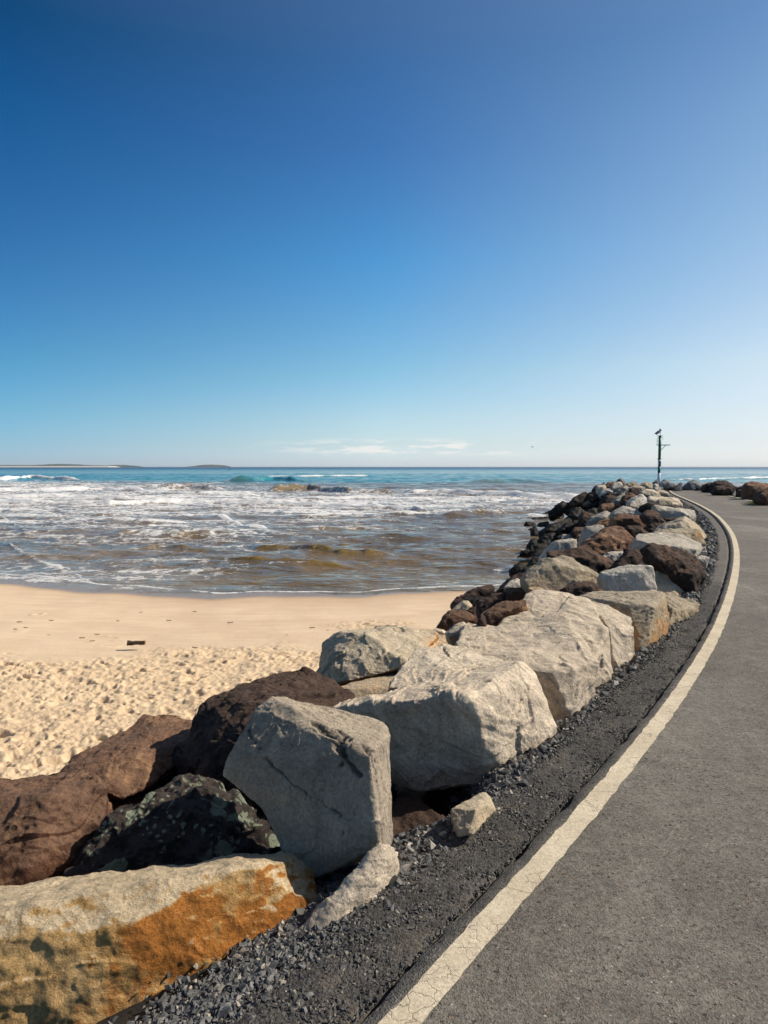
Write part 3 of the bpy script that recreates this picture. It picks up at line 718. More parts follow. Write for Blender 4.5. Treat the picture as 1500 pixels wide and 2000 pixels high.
# coarse shoulder
ys_ = np.concatenate([np.linspace(.8, 7.5, 760), np.exp(np.linspace(math.log(7.52), math.log(50), 300))]); us_ = np.linspace(0.02, .74, 84)
YY, UU = np.meshgrid(ys_, us_, indexing='ij'); U = UU.ravel()
out_e = np.interp(YY.ravel(), [4, 8], [.47, .35]) + .05 * fbm(np.stack([YY.ravel() * 1.3, 0 * U, 0 * U], 1), 3)
gx, gy = on_line(YY.ravel(), U); pp = np.stack([gx, gy, 0 * gx], 1)
gz = -.022 - .7 * _pit(gx, gy) - .05 * U - .10 * sst(U, out_e - .06, out_e + .10)
f1, _, _, _ = worley(pp * 62); f1b, _, _, _ = worley(pp * 28 + 5)
nearm = 1 - sst(gy, 5, 9) * .8
gz += nearm * (.006 * (.5 - f1) + .008 * (.5 - f1b)) + .006 * fbm(pp * 5, 3)
gz -= .025 * np.exp(-((U - (.125 + .02 * fbm(pp * 3, 3))) / .014) ** 2)
n = N('coarse_shoulder')
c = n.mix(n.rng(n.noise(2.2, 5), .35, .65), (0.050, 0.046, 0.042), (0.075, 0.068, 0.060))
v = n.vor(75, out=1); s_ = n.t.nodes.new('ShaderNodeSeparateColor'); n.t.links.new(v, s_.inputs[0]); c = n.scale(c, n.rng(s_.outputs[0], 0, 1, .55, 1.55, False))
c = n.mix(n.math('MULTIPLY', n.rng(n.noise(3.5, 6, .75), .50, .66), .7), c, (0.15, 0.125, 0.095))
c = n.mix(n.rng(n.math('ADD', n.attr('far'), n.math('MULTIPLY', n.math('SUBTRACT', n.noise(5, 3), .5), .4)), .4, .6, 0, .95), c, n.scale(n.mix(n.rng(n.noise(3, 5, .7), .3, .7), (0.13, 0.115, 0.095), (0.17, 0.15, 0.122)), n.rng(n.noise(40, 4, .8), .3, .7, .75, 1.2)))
n.fin(c, .85, n.bump(n.math('ADD', n.vor(75), n.noise(200, 2)), -.006, 1.0), .35)
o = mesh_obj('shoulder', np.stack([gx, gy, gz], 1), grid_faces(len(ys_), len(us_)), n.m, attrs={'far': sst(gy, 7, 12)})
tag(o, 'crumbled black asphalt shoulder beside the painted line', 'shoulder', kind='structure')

# loose gravel chips: uncountable
def chips(name, ns, yfun, ufun, sfun, zfun, mat, label):
    rs = np.random.RandomState(len(name) + ns)
    y = yfun(rs, ns); u = ufun(rs, ns, y); s = sfun(rs, ns, u, y)
    gx, gy = on_line(y, u)
    base = np.array([[1, 0, 0], [-1, 0, 0], [0, 1, 0], [0, -1, 0], [0, 0, 1], [0, 0, -1], [.6, .6, .55], [-.6, -.5, .6]], float)
    tri = np.array([[0, 2, 6], [2, 4, 6], [4, 0, 6], [1, 3, 7], [3, 4, 7], [4, 1, 7], [4, 2, 1], [3, 0, 4], [2, 0, 5], [1, 2, 5], [3, 1, 5], [0, 3, 5]])
    v = base[None] * (1 + .35 * rs.normal(size=(ns, 8, 3)).clip(-1.3, 1.3))
    ang = rs.rand(ns) * 6.28; tl = rs.normal(0, .5, ns); tl2 = rs.normal(0, .5, ns)
    v = v * (np.stack([rs.uniform(.7, 1.3, ns), rs.uniform(.6, 1.1, ns), rs.uniform(.35, .8, ns)], 1)[:, None])
    ca, sa = np.cos(ang), np.sin(ang); cb, sb = np.cos(tl), np.sin(tl)
    x1 = v[..., 0] * cb[:, None] - v[..., 2] * sb[:, None]; z1 = v[..., 0] * sb[:, None] + v[..., 2] * cb[:, None]
    x2 = x1 * ca[:, None] - v[..., 1] * sa[:, None]; y2 = x1 * sa[:, None] + v[..., 1] * ca[:, None]
    co = np.stack([x2, y2, z1], 2) * s[:, None, None]
    co += np.stack([gx, gy, zfun(u, y) + s * .25], 1)[:, None]
    Fc = (tri[None] + (np.arange(ns) * 8)[:, None, None]).reshape(-1, 3)
    o = mesh_obj(name, co.reshape(-1, 3), Fc, mat, smooth=False, attrs={'tone': np.repeat(rs.rand(ns), 8)})
    tag(o, label, 'gravel', kind='stuff'); return o
def chipmat(name, a, b, c3):
    n = N(name); t = n.attr('tone'); c = n.mix(n.rng(t, 0, .8, smooth=False), a, b); c = n.mix(n.rng(t, .86, .95), c, c3)
    c = n.scale(c, n.rng(n.noise(60, 3), .3, .7, .8, 1.2)); return n.fin(c, .75, None, .4)
def pit(x, y): return np.exp(-(((x - .10) / .36) ** 2 + ((y - 3.72) / .42) ** 2) ** 2)
def shz(u, y):
    gx_, gy_ = on_line(y, u)
    return -.55 * pit(gx_, gy_) + np.maximum(-.028 - .05 * u - .10 * sst(u, np.where(y < 6, .42, .32), np.where(y < 6, .62, .5)), np.interp(u, [0.1, 0.5, 1.0, 1.9, 7.6], [-0.06, -0.07, -0.25, -0.95, -3.1]) + .005)
chips('coarse_grit', 34000, lambda r, n_: np.exp(r.uniform(math.log(1.5), math.log(8), n_)), lambda r, n_, y: .13 + .36 * r.rand(n_) ** .9,
      lambda r, n_, u, y: .0040 + .0070 * r.rand(n_) ** 2, shz, chipmat('grit_black', (.035, .033, .031), (.10, .094, .086), (.22, .19, .15)), 'coarse black grit covering the shoulder beside the painted line')
chips('gravel', 22000, lambda r, n_: np.exp(r.uniform(math.log(1.5), math.log(11), n_)), lambda r, n_, y: np.clip(r.normal(.61, .10, n_) - .14 * (y > 6), .28, 1.0),
      lambda r, n_, u, y: .005 + .013 * r.rand(n_) ** 2.5, shz, chipmat('gravel_grey', (.07, .07, .07), (.15, .148, .142), (.34, .29, .23)), 'loose blue grey gravel between the boulders and the shoulder')
chips('rubble', 2200, lambda r, n_: r.uniform(1.6, 6.5, n_), lambda r, n_, y: np.clip(r.normal(.60, .10, n_), .38, .9),
      lambda r, n_, u, y: .009 + .014 * r.rand(n_) ** 2, shz, chipmat('rubble_near', (.06, .06, .058), (.15, .146, .136), (.36, .31, .25)), 'coarser broken stones among the gravel nearest the camera')
chips('rubble', 16000, lambda r, n_: np.exp(r.uniform(math.log(2.2), math.log(48), n_)), lambda r, n_, y: np.where(y < 6, .46, .36) + np.where(y < 6, .5, .75) * r.rand(n_),
      lambda r, n_, u, y: (.010 + .034 * r.rand(n_) ** 2.5) * np.interp(y, [2, 10, 48], [.7, 1.2, 2.2]), shz, chipmat('rubble_dark', (.045, .043, .041), (.13, .125, .118), (.40, .36, .31)), 'dark broken rubble and pale chips in the gutter along the boulders')
# ------------------------------------------------------------------ the big boulders in front
CR = {'F': (1100, 1000, .2), 'G': (990, 960, 1 / 6), 'H': (1130, 930, 1 / 6), 'E': (840, 1100, .2), 'R': (1200, 930, .2), 'C': (840, 900, .44), 'P': (0, 0, 1.0),
      'B': (600, 1180, 4 / 15), 'A': (0, 1350, 8 / 15), 'D': (350, 1150, 8 / 15), 'S': (700, 1450, 4 / 15), 'T': (0, 1150, .4267)}
def cv_(crop, pts):
    x0, y0, s = CR[crop]; return [(x0 + p[0] * s, y0 + p[1] * s) + tuple(p[2:]) for p in pts]

# ochre block, bottom left
h1 = PT([(-420, 1990, 1.9), (-420, 1870, 1.95), (0, 1841, 2.13), (122, 1828, 2.20), (256, 1809, 2.27), (299, 1757, 2.42), (480, 1693, 2.55), (544, 1686, 2.66),
         (-420, 1790, 2.5), (0, 1758, 2.55), (96, 1745, 2.6), (299, 1713, 2.7), (430, 1685, 2.78), (560, 1662, 2.9), (578, 1667, 2.88), (596, 1700, 2.78), (608, 1740, 2.68), (608, 1773, 2.6),
         (528, 1894, 2.46), (448, 1921, 2.36), (299, 2002, 2.22), (180, 2060, 2.16), (-100, 2130, 2.0), (135, 1960, 2.14)])
h1 += [np.array([-1.9, 2.9, -.35]), np.array([-.6, 3.0, -.4]), np.array([-.4, 2.8, -.5]), np.array([-1.7, 2.0, -.6]), np.array([-.7, 2.2, -.6])]
def st_ochre(co, nr, q):
    # rust on the broken front face, cream on top
    c0 = P(300, 1850, 2.25)
    s = .86 + .6 * fbm(q * 5, 4, .65) - 0.8 * sst(nr[:, 2], .45, .8)
    edge = P(130, 1900, 2.1)[0]
    s = s - 1.2 * (1 - sst(co[:, 0] + .05 * perlin(q * 6), edge - .05, edge + .03))
    right = P(500, 1800, 2.5)[0]
    s = s - .25 * sst(co[:, 0] + .10 * perlin(q * 5), right - .02, right + .14) * sst(co[:, 2], -.25, .0)
    s = s - .25 * sst(co[:, 2] + .05 * perlin(q * 8), .02, .08)
    return s
rock([h1], 'ochre', 'huge cream-topped block with rusty orange broken front, nearest the camera at bottom left', stain=st_ochre, vox=.0055, amp=.85, chip=.45,
     bed=(0.0, 0.35, 1))

# tall grey slab
fr1 = [(533, 1366, 3.16), (500, 1388, 3.12), (448, 1480, 3.02), (437, 1515, 3.0), (485, 1556, 2.95), (512, 1576, 2.92), (720, 1478, 2.80), (723, 1592, 2.72), (700, 1455, 2.87), (619, 1414, 3.0)]
bk1 = [(560, 1368, 3.5), (660, 1388, 3.45), (731, 1406, 3.3), (762, 1426, 3.15), (757, 1574, 2.98), (520, 1500, 3.4)]
fr2 = [(512, 1574, 2.92), (555, 1656, 2.83), (598, 1714, 2.78), (625, 1706, 2.76), (738, 1647, 2.67), (723, 1592, 2.71), (720, 1478, 2.80), (533, 1420, 3.1)]
bk2 = [(757, 1530, 3.0), (757, 1574, 2.98), (764, 1650, 2.86), (600, 1690, 3.15), (560, 1600, 3.2)]
ck = [P(487, 1425, 3.08), P(505, 1452, 3.04), P(520, 1470, 3.02), P(545, 1492, 2.98), P(575, 1520, 2.94), P(610, 1545, 2.9), P(650, 1567, 2.84), P(678, 1590, 2.79), P(682, 1620, 2.76)]
ck2 = [P(612, 1418, 3.0), P(640, 1435, 2.96), P(668, 1462, 2.91), P(690, 1492, 2.86), P(712, 1512, 2.82)]
ck3 = [P(655, 1428, 2.97), P(680, 1462, 2.9), P(672, 1490, 2.87)]
rock([PT(fr1 + bk1), PT(fr2 + bk2)], 'grey', 'tall upright grey slab with a thin wandering crack, its shaded face behind the ochre block', vox=.0052, amp=.55, chip=.45,
     stain=lambda co, nr, q: 0 * co[:, 0] - .2, cracks=[(ck, .011, .010), (ck2, .018, .020), (ck3, .014, .016)], bed=(-.25, -.95, .25))
fl = PT([(739, 1649, 2.579), (757, 1652, 2.655), (777, 1691, 2.693), (785, 1720, 2.693), (690, 1795, 2.483), (661, 1830, 2.407), (613, 1862, 2.330), (587, 1870, 2.311), (573, 1832, 2.387), (640, 1775, 2.483), (658, 1742, 2.512),
         (700, 1725, 2.483), (720, 1775, 2.502)])
fl += [np.array([-.15, 2.95, -.3]), np.array([.1, 3.1, -.25]), np.array([-.25, 2.75, -.4])]
rock([fl], 'grey', 'pale pointed wedge leaning against the foot of the tall grey slab', vox=.0055, amp=.8, chip=.45, stain=lambda co, nr, q: 0 * co[:, 0] - .2)

# big central block
b3 = PT([(649, 1385, 4.05), (809, 1391, 3.9), (883, 1369, 3.82), (921, 1358, 3.76), (734, 1366, 4.2), (850, 1330, 4.5), (930, 1300, 4.8), (1017, 1292, 4.5), (1043, 1318, 4.42), (1070, 1374, 4.27), (1079, 1427, 4.2),
         (1066, 1467, 4.13), (990, 1520, 3.86), (942, 1532, 3.79), (942, 1449, 3.75), (850, 1536, 3.86), (803, 1536, 3.93), (761, 1524, 4.05)])
b3 += [np.array([-.1, 4.9, -.3]), np.array([.8, 5.1, -.3]), np.array([.1, 4.3, -.45])]
b3b = PT([(771, 1323, 4.55), (798, 1289, 4.8), (814, 1270, 4.95), (862, 1261, 5.05), (905, 1266, 5.0), (937, 1288, 4.85), (1010, 1300, 4.7), (760, 1345, 4.4), (900, 1340, 4.3)])
b3b += [np.array([.1, 4.9, -.3]), np.array([.8, 5.1, -.3])]
rock([b3, b3b], 'grey', 'huge pale grey block in the middle with a rippled sunlit right face', vox=.0075, amp=.75, chip=.45, stain=lambda co, nr, q: .15 + .5 * fbm(q * 2, 3), bed=(.5, -.3, .9))
b4 = PT([(913, 1217, 6.1), (895, 1262, 5.25), (940, 1286, 5.0), (1016, 1287, 4.9), (1104, 1320, 4.58), (1123, 1437, 4.45), (1083, 1432, 4.5), (1148, 1402, 4.66), (1163, 1366, 4.95), (1161, 1287, 5.0), (1120, 1240, 5.5)])
b4 += [np.array([.9, 6.2, -.4]), np.array([.7, 5.1, -.4])]
b4b = PT([(985, 1206, 6.35), (1029, 1162, 6.65), (1047, 1153, 6.75), (1104, 1158, 6.75), (1148, 1173, 6.55), (1184, 1228, 5.6), (1201, 1342, 5.38), (1163, 1366, 5.1), (1161, 1287, 5.1), (940, 1258, 5.5), (1100, 1298, 5.05)])
b4b += [np.array([1.3, 7.0, -.5]), np.array([1.9, 6.4, -.5])]
b4c = PT([(1148, 1176, 6.55), (1185, 1224, 5.75), (1234, 1203, 6.15), (1239, 1236, 5.95), (1242, 1304, 5.9), (1205, 1342, 5.62), (1190, 1330, 5.65), (1190, 1240, 5.72)])
b4c += [np.array([1.7, 6.8, -.4]), np.array([2.3, 6.8, -.3])]
rock([b4, b4b, b4c], 'grey', 'enormous pale buff block sloping behind the central block, beside the gravel', vox=.009, amp=.7, chip=.45, stain=lambda co, nr, q: .25 + .7 * fbm(q * 1.6, 3), bed=(.2, .1, 1))
b5 = PT([(1133, 1164, 7.1), (1170, 1160, 7.3), (1280, 1154, 7.2), (1300, 1160, 6.95), (1302, 1182, 6.85), (1305, 1240, 6.75), (1282, 1276, 6.4), (1258, 1299, 6.05), (1236, 1288, 6.15), (1278, 1182, 6.45), (1227, 1182, 6.5), (1150, 1180, 6.9)])
b5 += [np.array([1.9, 6.7, -.4]), np.array([2.6, 7.6, -.4]), np.array([2.0, 7.6, -.3])]
def st_b5(co, nr, q):
    s = .45 + .5 * perlin(np.stack([q[:, 0] * 9, q[:, 1] * 9, q[:, 2] * 1.2], 1)); return s + .35 * sst(-co[:, 2], -.25, .05) - .8 * sst(nr[:, 2], .5, .8)
rock([b5], 'tan', 'squarish block with rust-streaked front and cream top, behind the enormous buff block', vox=.011, amp=.7, chip=.45, stain=st_b5)
b6 = PT([(1296, 1168, 7.6), (1302, 1163, 7.7), (1337, 1167, 7.9), (1365, 1181, 7.75), (1363, 1197, 7.6), (1324, 1223, 7.15), (1300, 1228, 7.0), (1310, 1190, 7.2), (1350, 1192, 7.4)], back=(.5, .8, 0, -.3))
rock([b6], 'tan', 'small brownish block at the path side, right of the rust-streaked block', vox=.012)

# left group by the sand
b7 = PT([(635, 1246, 6.7), (661, 1235, 6.6), (693, 1233, 6.8), (749, 1228, 7.2), (800, 1222, 7.4), (829, 1231, 7.3), (855, 1241, 7.0), (797, 1300, 5.9), (790, 1293, 6.0), (739, 1249, 6.3), (720, 1243, 6.35), (797, 1306, 5.9), (688, 1328, 5.9), (656, 1334, 6.0),
         (621, 1317, 6.4), (633, 1287, 6.5), (655, 1300, 6.1)])
b7 += [np.array([-.6, 7.3, -.8]), np.array([.5, 7.5, -.6])]
b7b = PT([(810, 1240, 7.2), (848, 1238, 7.4), (901, 1244, 7.4), (897, 1268, 6.9), (840, 1290, 6.4), (800, 1290, 6.2)], back=(.4, .9, 0, -.5))
rock([b7, b7b], 'tan', 'big pale block with a dark hollow front face, standing by the sand', vox=.0105, amp=.8, chip=.45,
     stain=lambda co, nr, q: .1 + .55 * fbm(q * 2, 3) + .4 * sst(co[:, 0], .1, .5), bed=(0, 0, 1))
b8 = PT([(661, 1342, 5.7), (730, 1322, 6.1), (797, 1304, 6.2), (784, 1326, 5.7), (735, 1345, 5.6), (660, 1350, 5.5), (700, 1372, 5.4), (745, 1368, 5.4), (790, 1340, 5.5)], back=(.4, .9, 0, -.4))
rock([b8], 'tan', 'flat orange-topped slab wedged in the shade under the pale hollow block', vox=.009, amp=.5, stain=lambda co, nr, q: .6 + 0 * co[:, 0])
b9 = PT([(340, 1490, 4.3), (384, 1410, 4.5), (410, 1376, 4.6), (452, 1342, 4.9), (503, 1318, 5.1), (555, 1311, 5.2), (600, 1313, 5.2), (648, 1332, 5.1), (680, 1353, 4.9), (689, 1368, 4.8), (683, 1385, 4.6), (640, 1420, 4.2), (520, 1380, 4.2), (470, 1430, 3.95), (420, 1520, 3.9), (355, 1560, 4.0), (480, 1560, 3.8), (600, 1500, 3.8)])
b9 += [np.array([-1.0, 5.4, -.8]), np.array([-.2, 5.5, -.6])]
rock([b9], 'black', 'big dark brown weathered boulder with a near-black front, behind the tall grey slab', vox=.0085, amp=1.0)
b10 = PT([(120, 1504, 4.3), (171, 1468, 4.7), (252, 1418, 5.1), (282, 1397, 5.3), (316, 1391, 5.3), (363, 1402, 5.2), (384, 1418, 5.0), (371, 1450, 4.6), (346, 1490, 4.4), (300, 1530, 4.2), (200, 1540, 4.0), (240, 1480, 4.3), (240, 1560, 4.0), (110, 1560, 4.1)])
b10 += [np.array([-2.2, 4.9, -.9]), np.array([-1.3, 5.5, -.8])]
rock([b10], 'brown', 'tan-brown sunlit boulder by the sand, left of the big dark one', vox=.0085, amp=.9, chip=.45, stain=lambda co, nr, q: .42 + .5 * fbm(q * 2, 3))
b11 = PT([(-300, 1560, 3.6), (0, 1519, 3.8), (60, 1508, 3.85), (123, 1501, 3.85), (158, 1503, 3.8), (186, 1518, 3.65), (206, 1565, 3.5), (199, 1598, 3.4), (155, 1652, 3.25), (75, 1741, 3.05), (0, 1780, 2.95), (-300, 1800, 2.95), (95, 1558, 3.35), (0, 1560, 3.35), (-200, 1600, 3.3), (60, 1690, 3.05)])
b11 += [np.array([-3.0, 4.2, -.9]), np.array([-1.7, 4.2, -.9])]
rock([b11], 'brown', 'reddish brown pitted boulder at the left edge of the picture', vox=.007, amp=1.0, chip=.45, stain=lambda co, nr, q: .22 + .6 * fbm(q * 2, 4))
b12 = PT([(238, 1570, 3.35), (288, 1552, 3.45), (341, 1511, 3.65), (395, 1506, 3.7), (420, 1520, 3.65), (480, 1563, 3.45), (540, 1640, 3.2), (560, 1690, 3.1), (230, 1660, 3.0), (120, 1740, 2.95), (300, 1600, 3.2), (380, 1580, 3.25), (420, 1720, 2.95), (250, 1760, 2.85)])
b12 += [np.array([-1.3, 4.0, -1.0]), np.array([-.5, 4.0, -1.0])]
rock([b12], 'lichen', 'black boulder spotted with pale green lichen in the shade of the tall slab', vox=.007, amp=1.3)
b13 = PT([(740, 1575, 3.720), (757, 1556, 3.770), (791, 1553, 3.770), (822, 1565, 3.720), (852, 1591, 3.620), (892, 1621, 3.620), (880, 1650, 3.420), (820, 1660, 3.370), (750, 1660, 3.370)], back=(.4, .9, 0, -.3))
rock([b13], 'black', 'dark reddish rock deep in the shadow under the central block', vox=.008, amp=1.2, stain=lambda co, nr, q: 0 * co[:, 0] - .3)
b14 = PT([(883, 1581, 2.992), (905, 1563, 3.135), (948, 1549, 3.230), (958, 1560, 3.183), (967, 1582, 3.135), (953, 1593, 3.040), (948, 1573, 3.040), (929, 1582, 2.926), (925, 1629, 2.850), (897, 1632, 2.869), (884, 1600, 2.945)], back=(.12, .9, 0, -.08))
rock([b14], 'tan', 'small squared grey-brown block sitting on the gravel below the central block', vox=.005, amp=.6, stain=lambda co, nr, q: .35 + 0 * co[:, 0])
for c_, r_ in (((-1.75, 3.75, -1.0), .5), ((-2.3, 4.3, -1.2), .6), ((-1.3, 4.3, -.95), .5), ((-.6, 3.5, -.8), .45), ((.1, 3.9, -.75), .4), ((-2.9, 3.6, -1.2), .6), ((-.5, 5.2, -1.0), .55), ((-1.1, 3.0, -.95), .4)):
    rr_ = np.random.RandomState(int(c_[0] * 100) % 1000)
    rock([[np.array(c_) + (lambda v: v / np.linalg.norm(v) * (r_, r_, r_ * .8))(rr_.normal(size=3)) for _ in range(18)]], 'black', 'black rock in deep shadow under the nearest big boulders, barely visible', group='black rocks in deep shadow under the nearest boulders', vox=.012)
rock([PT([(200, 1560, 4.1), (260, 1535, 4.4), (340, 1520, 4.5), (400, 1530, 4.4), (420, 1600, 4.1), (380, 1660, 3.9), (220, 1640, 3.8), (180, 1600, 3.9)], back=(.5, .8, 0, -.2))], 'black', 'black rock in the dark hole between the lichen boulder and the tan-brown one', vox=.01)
bb = [np.array([-1.5, 3.2, -1.1]), np.array([-.3, 3.2, -1.0]), np.array([-.4, 4.0, -.75]), np.array([-1.7, 4.2, -.9]), np.array([-.9, 3.6, -.5]), np.array([.2, 3.9, -.55])]

# ------------------------------------------------------------------ middle distance: boulders read from the photograph, each at its own distance
def mid(crop, pts, kind, label, lean=.5, fx=0., fy=.12, dY=0., thick=.9, ground=False, bulge=.30, fs=.62, **kw):
    p = np.array(cv_(crop, pts), float)[:, :2]
    x0, x1 = p[:, 0].min(), p[:, 0].max(); y0, y1 = p[:, 1].min(), p[:, 1].max()
    cx, cy = (x0 + x1) / 2, (y0 + y1) / 2
    if ground: Yc = CAM_H * F / (y1 - 911) * 1.0 + dY
    else: Yc = depth_at(cx, cy + .15 * (y1 - y0)) + dY
    W = min(x1 - x0, (y1 - y0) * 1.4) / F * Yc
    zc = P(cx, cy, Yc)[2]
    H = (y1 - y0) / F * Yc
    def pt(a, b, off=0.):
        z = CAM_H - (b - 911) / F * Yc
        return P(a, b, Yc + lean * (z - zc) + off)
    ring = [pt(a, b) for a, b in p]
    ring += [r + np.array([0, .3 * W * thick, -.05 * W]) * 1.0 for r in ring]   # a thick rim, so that the outline stays
    c = np.array([cx, cy])
    w_, h_ = x1 - x0, y1 - y0
    rr = np.random.RandomState(int(cx * 31 + cy * 17) % 99991)
    ang = kind in ('grey', 'light', 'tan', 'stone')
    tp = rr.uniform(.14, .34) if ang else rr.uniform(.20, .38); sx = rr.uniform(-.12, .01); sc_x = rr.uniform(.72, .86) if ang else rr.uniform(.62, .78)
    fr = []; tl_ = rr.uniform(.5, 1.3) * rr.choice([-1, 1], p=[.65, .35]) if ang else rr.uniform(-.5, .5)
    for a_, b_ in p:
        ra, rb = (a_ - x0) / w_, (b_ - y0) / h_
        if ang and rr.rand() < .4 and len(fr) > 0: continue
        jx, jy = rr.uniform(-.05, .05, 2)
        fr.append(pt(cx + ((ra - .5) * sc_x + sx + fx + jx) * w_, y0 + h_ * (tp + (.97 - tp) * rb + jy * .7), off=-bulge * W * rr.uniform(.8, 1.2) * (1 + tl_ * (ra - .5))))
    bk = [pt(*(c + (q - c) * .8), off=thick * W) + np.array([0, 0, -.35 * H - .05]) for q in p]
    lo = [pt(*(c + (q - c) * .9 + np.array([0, .35 * h_])), off=.25 * W) for q in p]
    kw.setdefault('chip', .8)
    return rock([fr + ring + bk + lo], kind, label, **kw)
mid('E', [(210, 400), (300, 320), (400, 260), (590, 213), (630, 240), (635, 280), (540, 330), (350, 360), (215, 440)], 'black', 'long dark brown boulder at the edge of the beach, sticking up against the water')
mid('E', [(340, 360), (440, 325), (530, 330), (560, 350), (500, 420), (420, 410)], 'wet', 'small black rock tucked under the long dark brown beach boulder', dY=-.2)
mid('E', [(215, 450), (320, 370), (370, 365), (415, 410), (370, 465), (260, 475)], 'tan', 'small pale tan rock among dark ones at the edge of the sand', dY=-.6)
mid('E', [(450, 400), (600, 295), (720, 290), (740, 350), (680, 430), (480, 520)], 'black', 'blue-black boulder between the reddish boulders and the sand', dY=-.3)
mid('E', [(365, 460), (450, 400), (480, 480), (470, 540), (400, 520)], 'black', 'small black rock right of the pale tan rock', dY=-.5)
mid('E', [(50, 640), (90, 560), (190, 465), (260, 470), (350, 470), (470, 530), (460, 580), (380, 610), (160, 665)], 'brown', 'grey-brown rounded boulder on the sand with a sunlit right shoulder', dY=-.2)
mid('E', [(150, 680), (230, 620), (320, 570), (360, 600), (330, 700), (300, 725), (200, 715)], 'grey', 'rough grey-brown rock in front of the rounded sand boulder', dY=-.1, stain=lambda co, nr, q: .6 + 0 * co[:, 0])
mid('E', [(515, 560), (520, 490), (600, 440), (760, 380), (930, 360), (950, 430), (820, 520), (700, 580), (580, 600), (530, 600)], 'brown', 'purplish brown boulder just behind the enormous buff block', dY=-.6)
mid('E', [(690, 390), (740, 270), (800, 240), (950, 235), (1000, 260), (1000, 350), (930, 375), (760, 410)], 'brown', 'dark red boulder above the purplish brown one', dY=.1)
mid('E', [(960, 240), (1060, 233), (1155, 278), (1160, 295), (1100, 310), (1000, 300)], 'tan', 'orange-topped tip of rock right of the dark red boulder', stain=lambda co, nr, q: .7 + 0 * co[:, 0], dY=.1)
mid('E', [(730, 240), (790, 170), (850, 150), (920, 180), (930, 240), (800, 260)], 'light', 'small pale wedge-shaped rock left of the olive-tan boulder', dY=.2)
mid('E', [(645, 285), (720, 220), (810, 130), (930, 105), (980, 120), (900, 180), (800, 210), (720, 290)], 'black', 'dark slanting rock at the beach edge behind the pale wedge', dY=.6)
mid('E', [(765, 85), (840, 10), (900, 0), (955, 30), (940, 70), (830, 110)], 'wet', 'wet black rock with a shiny grey top, alone at the water edge', dY=1.5)
mid('E', [(830, 130), (900, 60), (1000, 20), (1070, 30), (1000, 110), (870, 125)], 'wet', 'long black rock right of the shiny-topped wet rock', dY=.8)
mid('E', [(-10, 665), (60, 640), (130, 652), (165, 680), (60, 700)], 'grey', 'low flat brown-grey rock half sunk in the sand', dY=-.1, thick=1.4)
mid('E', [(460, 590), (500, 490), (530, 500), (560, 620)], 'black', 'narrow black rock in the gap left of the purplish brown boulder', dY=-.6)

mid('F', [(-380, 700), (-340, 600), (-250, 520), (-160, 465), (-100, 440), (0, 440), (80, 460), (200, 510), (385, 625), (400, 700), (380, 790), (0, 790), (-340, 790)], 'tan', 'broad olive-tan boulder with a rounded back on the seaward side', lean=.35, dY=-.2, fy=.16, stain=lambda co, nr, q: .3 * fbm(q * 3, 3))
mid('F', [(380, 660), (400, 600), (500, 565), (600, 530), (660, 518), (760, 540), (865, 533), (900, 620), (900, 780), (700, 820), (400, 800)], 'light', 'smooth grey-buff block joined to the left of the orange-sided peak', lean=.15, bulge=.12, fs=.85, fy=.03, stain=lambda co, nr, q: .25 + .4 * fbm(q * 2, 3))
h_ = cv_('F', [(865, 545, 9.6), (930, 540, 9.7), (1000, 500, 9.7), (1080, 463, 9.6), (1125, 490, 9.7), (1190, 590, 9.6), (1245, 670, 9.5), (1298, 885, 9.0), (1240, 870, 8.85), (1110, 850, 8.75), (1060, 590, 9.2), (1080, 520, 9.35), (870, 620, 9.2), (890, 780, 8.9), (1000, 840, 8.8)])
rock([PT(h_, back=(.7, .85, 0, -.4))], 'tan', 'peaked block with a bright orange-tan right side next to the gravel', amp=.8, stain=lambda co, nr, q: .2 + .9 * sst(nr[:, 0], .2, .6) * (.7 + .4 * fbm(q * 3, 3)))
mid('F', [(-10, 760), (60, 720), (120, 700), (210, 680), (300, 690), (340, 730), (400, 790), (350, 840), (150, 840), (0, 810)], 'black', 'black rock with a brown cap just behind the rust-streaked block', dY=-.5, lean=.3)
mid('F', [(-130, 410), (0, 385), (180, 362), (260, 375), (370, 420), (510, 490), (480, 560), (400, 612), (250, 560), (60, 480)], 'black', 'dark red-brown boulder behind the broad olive-tan one', dY=.1)
mid('F', [(455, 585), (560, 450), (650, 370), (740, 360), (860, 400), (1010, 465), (960, 540), (700, 550)], 'black', 'large dark mottled boulder behind the grey-buff block', dY=.1)
mid('F', [(820, 372), (900, 335), (1000, 360), (1120, 370), (1280, 440), (1340, 500), (1388, 590), (1320, 640), (1320, 740), (1270, 765), (1180, 600), (1080, 470), (960, 450)], 'black', 'craggy dark grey boulder beside the gravel right of the orange-sided peak', dY=.2, lean=.6, stain=lambda co, nr, q: .8 * sst(perlin(q * 4) + .5 * nr[:, 2], .25, .6), amp=1.4)
h_ = cv_('F', [(685, 250, 12.2), (712, 213, 12.6), (860, 212, 13.0), (1060, 238, 13.0), (1160, 235, 13.0), (1330, 312, 12.6), (1355, 350, 12.3), (1340, 412, 12.0), (1290, 442, 11.8), (1100, 390, 11.6), (830, 378, 11.6), (690, 345, 11.9), (700, 270, 11.9), (900, 320, 11.4), (1090, 345, 11.4), (1300, 360, 11.8)])
rock([PT(h_, back=(.8, .85, 0, -.5))], 'light', 'long pale grey flat-topped slab lying across the boulders beside the gravel', amp=.7, stain=lambda co, nr, q: 0 * co[:, 0])
mid('F', [(890, 212), (1000, 180), (1150, 165), (1330, 170), (1360, 230), (1388, 312), (1360, 332), (1320, 310), (1160, 250), (1060, 245), (960, 240)], 'tan', 'tan block with ochre right end behind the long flat slab', dY=.6)
